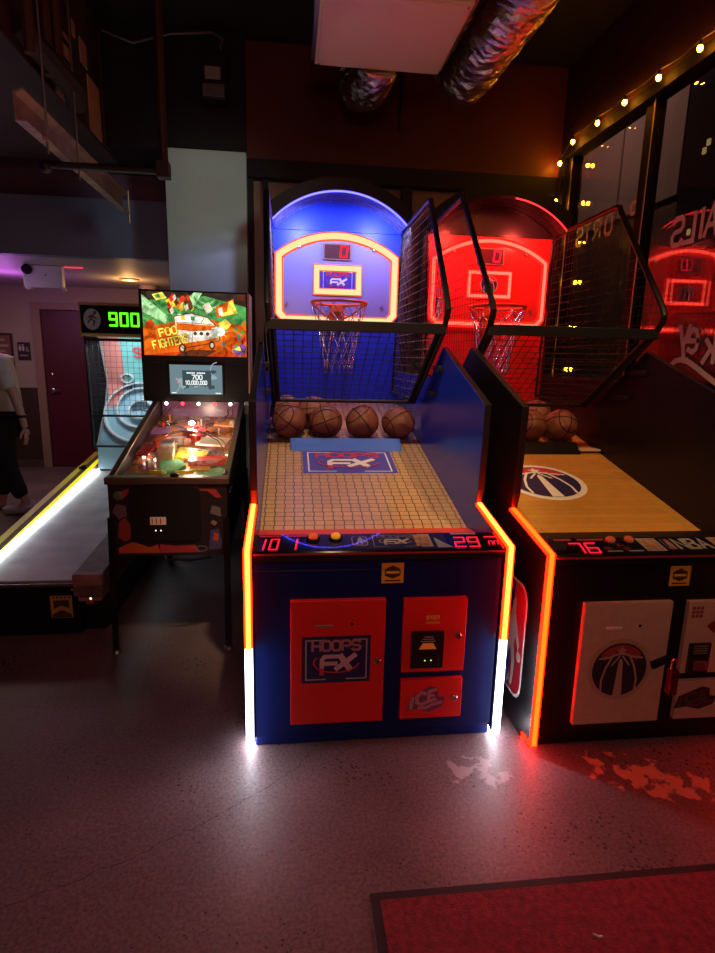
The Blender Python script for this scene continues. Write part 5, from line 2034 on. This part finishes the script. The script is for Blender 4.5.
# ------------------------------------------------------------------ string lights round the window
sl_ = thing('string_lights', 'string of warm glowing bulbs hung along the top and side of the shop window', 'string lights', (WX - .045, 4.5, 3.1))
spots = [(4.68, 1.15), (4.665, 1.46), (4.66, 1.80), (4.655, 2.16), (4.65, 2.46), (4.645, 2.76), (4.63, 3.03), (4.44, 3.12), (4.09, 3.12), (3.765, 3.12), (3.425, 3.115), (3.085, 3.105), (2.74, 3.11), (2.4, 3.11), (2.05, 3.11), (1.7, 3.11), (1.35, 3.11)]
wire_pts = []
for k, (y, z) in enumerate(spots):
    wire_pts.append((0, y - 4.5, z - 3.1 + .028))
    if k < len(spots) - 1:
        y2, z2 = spots[k + 1]
        wire_pts.append((.004, (y + y2) / 2 - 4.5, (z + z2) / 2 - 3.1 + (.016 if z2 > 3 and z > 3 else .028)))
mb = MB()
mb.tube(wire_pts, .004, mat('dark cord', (.03, .022, .015), .5), 6)
mb.build('cord', sl_, 0, True)
for y, z in spots:
    mb = MB()
    mb.ball((0, y - 4.5, z - 3.1 - .012), .0135, G_bulb, 12, 8, sz=1.25)
    bu = mb.build('bulb', sl_, 0, True)
    mb = MB()
    mb.lathe([(.008, .0), (.01, .012), (.008, .03)], lambda a, b, h: (a, y - 4.5 + b, z - 3.1 + h), M_black, 8)
    mb.build('socket', bu)

# ------------------------------------------------------------------ the passer-by
per = thing('person', 'person in a white t-shirt and dark trousers walking past the maroon door', 'person', (-2.585, 5.55, 0))
M_skin = mat('skin', (.55, .33, .25), .5)
M_shirt = mat('white cotton', (.62, .62, .52), .8, noise=(9, .1))
M_trous = mat('dark trousers', (.012, .011, .014), .8)


def skin(name, verts, edges, radii, m, parent, sub=2):
    me = bpy.data.meshes.new(name)
    me.from_pydata(verts, edges, [])
    o = bpy.data.objects.new(name, me)
    COL.objects.link(o)
    o.parent = parent
    me.materials.append(m)
    sm = o.modifiers.new('skin', 'SKIN')
    sm.use_smooth_shade = True
    if not me.skin_vertices:
        bm = bmesh.new()
        bm.from_mesh(me)
        bm.verts.layers.skin.verify()
        bm.to_mesh(me)
        bm.free()
    for k, r in enumerate(radii):
        d = me.skin_vertices[0].data[k]
        d.radius = r if isinstance(r, tuple) else (r, r)
        d.use_root = (k == 0)
    s = o.modifiers.new('subd', 'SUBSURF')
    s.levels = s.render_levels = sub
    return o


# walking to the left (towards -x), body seen from its right rear side
bv = [(0, 0, .92), (.0, 0, 1.05), (-.01, 0, 1.20), (-.02, 0, 1.36), (-.06, 0, 1.45), (-.095, 0, 1.50), (-.13, 0, 1.565), (-.145, 0, 1.64),
      (.06, -.17, 1.36), (.19, -.22, 1.12), (.25, -.24, .90), (.265, -.245, .82),
      (-.05, .18, 1.38), (-.12, .24, 1.12), (-.22, .22, .92), (-.26, .21, .84),
      (.02, -.09, .86), (.02, -.11, .48), (.16, -.11, .12), (.10, -.11, .05), (-.02, -.11, .04),
      (-.02, .09, .86), (-.12, .10, .48), (-.14, .10, .10), (-.2, .10, .05), (-.31, .10, .04)]
be = [(0, 1), (1, 2), (2, 3), (3, 4), (4, 5), (5, 6), (6, 7), (3, 8), (8, 9), (9, 10), (10, 11), (3, 12), (12, 13), (13, 14), (14, 15),
      (0, 16), (16, 17), (17, 18), (18, 19), (19, 20), (0, 21), (21, 22), (22, 23), (23, 24), (24, 25)]
br = [(.10, .13), (.10, .13), (.115, .16), (.11, .16), .06, .055, .085, .08,
      .055, .045, .032, .028, .055, .045, .032, .028, .07, .055, .042, .042, .035, .07, .055, .042, .042, .035]
body = skin('body', bv, be, br, M_skin, per)
hv_ = []
for k, (dx, dy, ln) in enumerate(((.0, -.03, .075), (.006, -.012, .085), (.004, .008, .082), (-.004, .026, .065))):
    b0 = Vector((.265 + dx * .5, -.245 + dy * .6, .79))
    pts = [b0, b0 + Vector((.006 + dx, dy * .25, -.045)), b0 + Vector((.0 + dx, dy * .3, -.045 - ln * .45)), b0 + Vector((-.012 + dx, dy * .3, -.045 - ln * .85))]
    q = skin('finger', [tuple(p) for p in pts], [(0, 1), (1, 2), (2, 3)], [.014, .011, .0095, .008], M_skin, body, 1)
q = skin('thumb', [(.262, -.25, .82), (.245, -.275, .785), (.238, -.28, .755), (.232, -.278, .73)], [(0, 1), (1, 2), (2, 3)], [.014, .013, .011, .009], M_skin, body, 1)
q = skin('palm', [(.264, -.245, .825), (.268, -.245, .79), (.27, -.245, .75)], [(0, 1), (1, 2)], [(.022, .03), (.02, .038), (.014, .036)], M_skin, body, 1)
sv = [(0, 0, .77), (0, 0, 1.05), (-.01, 0, 1.20), (-.02, 0, 1.36), (-.05, 0, 1.435), (.06, -.17, 1.36), (.13, -.2, 1.22), (.165, -.215, 1.15), (-.05, .18, 1.38), (-.09, .22, 1.24), (-.11, .235, 1.16)]
skin('tshirt', sv, [(0, 1), (1, 2), (2, 3), (3, 4), (3, 5), (5, 6), (6, 7), (3, 8), (8, 9), (9, 10)], [(.158, .19), (.15, .185), (.142, .185), (.13, .18), .085, .085, .075, .078, .085, .075, .078], M_shirt, per)
tv = [(0, 0, .94), (.02, -.09, .86), (.02, -.11, .48), (.13, -.11, .15), (-.02, .09, .86), (-.12, .10, .48), (-.135, .10, .13)]
skin('trousers', tv, [(0, 1), (1, 2), (2, 3), (0, 4), (4, 5), (5, 6)], [(.135, .165), .11, .085, .07, .11, .085, .07], M_trous, per)
for nm, pts in (('shoe', [(.19, -.11, .10), (.13, -.11, .05), (.0, -.11, .045), (-.06, -.11, .04)]), ('shoe', [(-.13, .10, .09), (-.17, .10, .05), (-.29, .10, .045), (-.36, .10, .04)])):
    skin(nm, pts, [(0, 1), (1, 2), (2, 3)], [.05, .05, .046, .035], mat('pale trainers', (.45, .4, .45), .6), per)
q = MB()
q.tube([(.243 + .036 * math.cos(2 * PI * k / 16), -.238 + .036 * math.sin(2 * PI * k / 16), .93) for k in range(16)], .012, M_black, 6, True)
q.build('wrist_watch', per, 0, True)
q = MB()
q.ball((-.132, 0, 1.625), .1, mat('dark brown hair', (.03, .018, .012), .7), 18, 12, 1.05, .9, 1.05)
q.build('hair', per, 0, True)
q = MB()
q.ball((-.165, 0, 1.575), .085, M_skin, 18, 12, 1.0, .85, 1.2)
q.ball((-.252, 0, 1.57), .016, M_skin, 8, 6, 1.2, .8, 1.4)
for s in (-1, 1):
    q.ball((-.236, s * .03, 1.605), .011, M_white, 8, 6)
    q.ball((-.245, s * .03, 1.605), .006, M_black, 8, 6)
q.box(-.245, -.228, -.022, .022, 1.527, 1.535, mat('lips', (.4, .14, .12), .5))
q.ball((-.14, -.088, 1.58), .022, M_skin, 8, 6, .7, .5, 1.3)
q.build('face', per, 0, True)

# ------------------------------------------------------------------ camera
F_PX, PITCH, ROLL, YAW, CAMH = 570., .205, .024, .12, 1.5


def rz(v, a):
    return Vector((v[0] * math.cos(a) - v[1] * math.sin(a), v[0] * math.sin(a) + v[1] * math.cos(a), v[2]))


fwd = rz((0, math.cos(PITCH), -math.sin(PITCH)), -YAW)
up0 = rz((0, math.sin(PITCH), math.cos(PITCH)), -YAW)
r0 = rz((1, 0, 0), -YAW)
rt = r0 * math.cos(ROLL) + up0 * math.sin(ROLL)
up = up0 * math.cos(ROLL) - r0 * math.sin(ROLL)
cam = bpy.data.cameras.new('camera')
cam.sensor_fit = 'HORIZONTAL'
cam.sensor_width = 36
cam.lens = F_PX / 715 * 36
cam.clip_start = .05
co = bpy.data.objects.new('camera', cam)
COL.objects.link(co)
mw = Matrix.Identity(4)
for k in range(3):
    mw[k][0], mw[k][1], mw[k][2] = rt[k], up[k], -fwd[k]
mw[2][3] = CAMH
co.matrix_world = mw
SC.camera = co

# ------------------------------------------------------------------ light


def area(name, loc, rot, sx, sy, e, c):
    l = bpy.data.lights.new(name, 'AREA')
    l.shape = 'RECTANGLE'
    l.size, l.size_y = sx, sy
    l.energy = e
    l.color = c
    o = bpy.data.objects.new(name, l)
    COL.objects.link(o)
    o.location = loc
    o.rotation_euler = [math.radians(a) for a in rot]
    return o


def point(name, loc, e, c, r=.05):
    l = bpy.data.lights.new(name, 'POINT')
    l.energy = e
    l.color = c
    l.shadow_soft_size = r
    o = bpy.data.objects.new(name, l)
    COL.objects.link(o)
    o.location = loc
    return o


area('room_ceiling_light', (.2, -1.2, 3.6), (28, 0, 0), 1.6, .6, 12, (1, .36, .34))
point('ceiling_fill_light', (.0, -.6, 2.25), 34, (1, .44, .35), .35)  # unseen fill added behind the camera to brighten the ceiling unit and ducts


def spot(name, loc, target, e, c, deg, r=.05):
    l = bpy.data.lights.new(name, 'SPOT')
    l.energy = e
    l.color = c
    l.spot_size = math.radians(deg)
    l.spot_blend = .7
    l.shadow_soft_size = r
    o = bpy.data.objects.new(name, l)
    COL.objects.link(o)
    o.location = loc
    o.rotation_euler = (Vector(target) - Vector(loc)).to_track_quat('-Z', 'Y').to_euler()
    return o


spot('overhead_spot', (.35, 1.2, 3.6), (.34, 2.95, .9), 270, (1, .66, .36), 40)
spot('overhead_spot', (1.4, 1.1, 3.6), (1.43, 2.85, .9), 200, (1, .6, .25), 40)
spot('overhead_spot', (1.0, 1.5, 2.75), (-.6, 4.6, 2.62), 60, (.85, 1, .92), 20, .2)  # soft spot added only to brighten the upper grey column
point('hallway_purple_light', (-2.9, 6.5, 2.0), 6, (.75, .18, 1.), .06)
point('hallway_purple_light', (-2.75, 5.5, 2.05), 1.6, (.7, .35, 1.), .05)
point('hallway_warm_light', (-1.75, 6.75, 2.15), 5, (1, .5, .16), .06)
area('hallway_ceiling_light', (-3.1, 5.95, 2.26), (0, 0, 0), .4, .4, 9, (1, .76, .52))
area('street_lamp_light', (4.8, 14.0, 8.5), (0, -72, 0), .6, .6, 50, (1, .52, .40))
w = bpy.data.worlds.new('night')
w.use_nodes = True
w.node_tree.nodes['Background'].inputs[0].default_value = (.05, .045, .07, 1)
w.node_tree.nodes['Background'].inputs[1].default_value = .08
SC.world = w
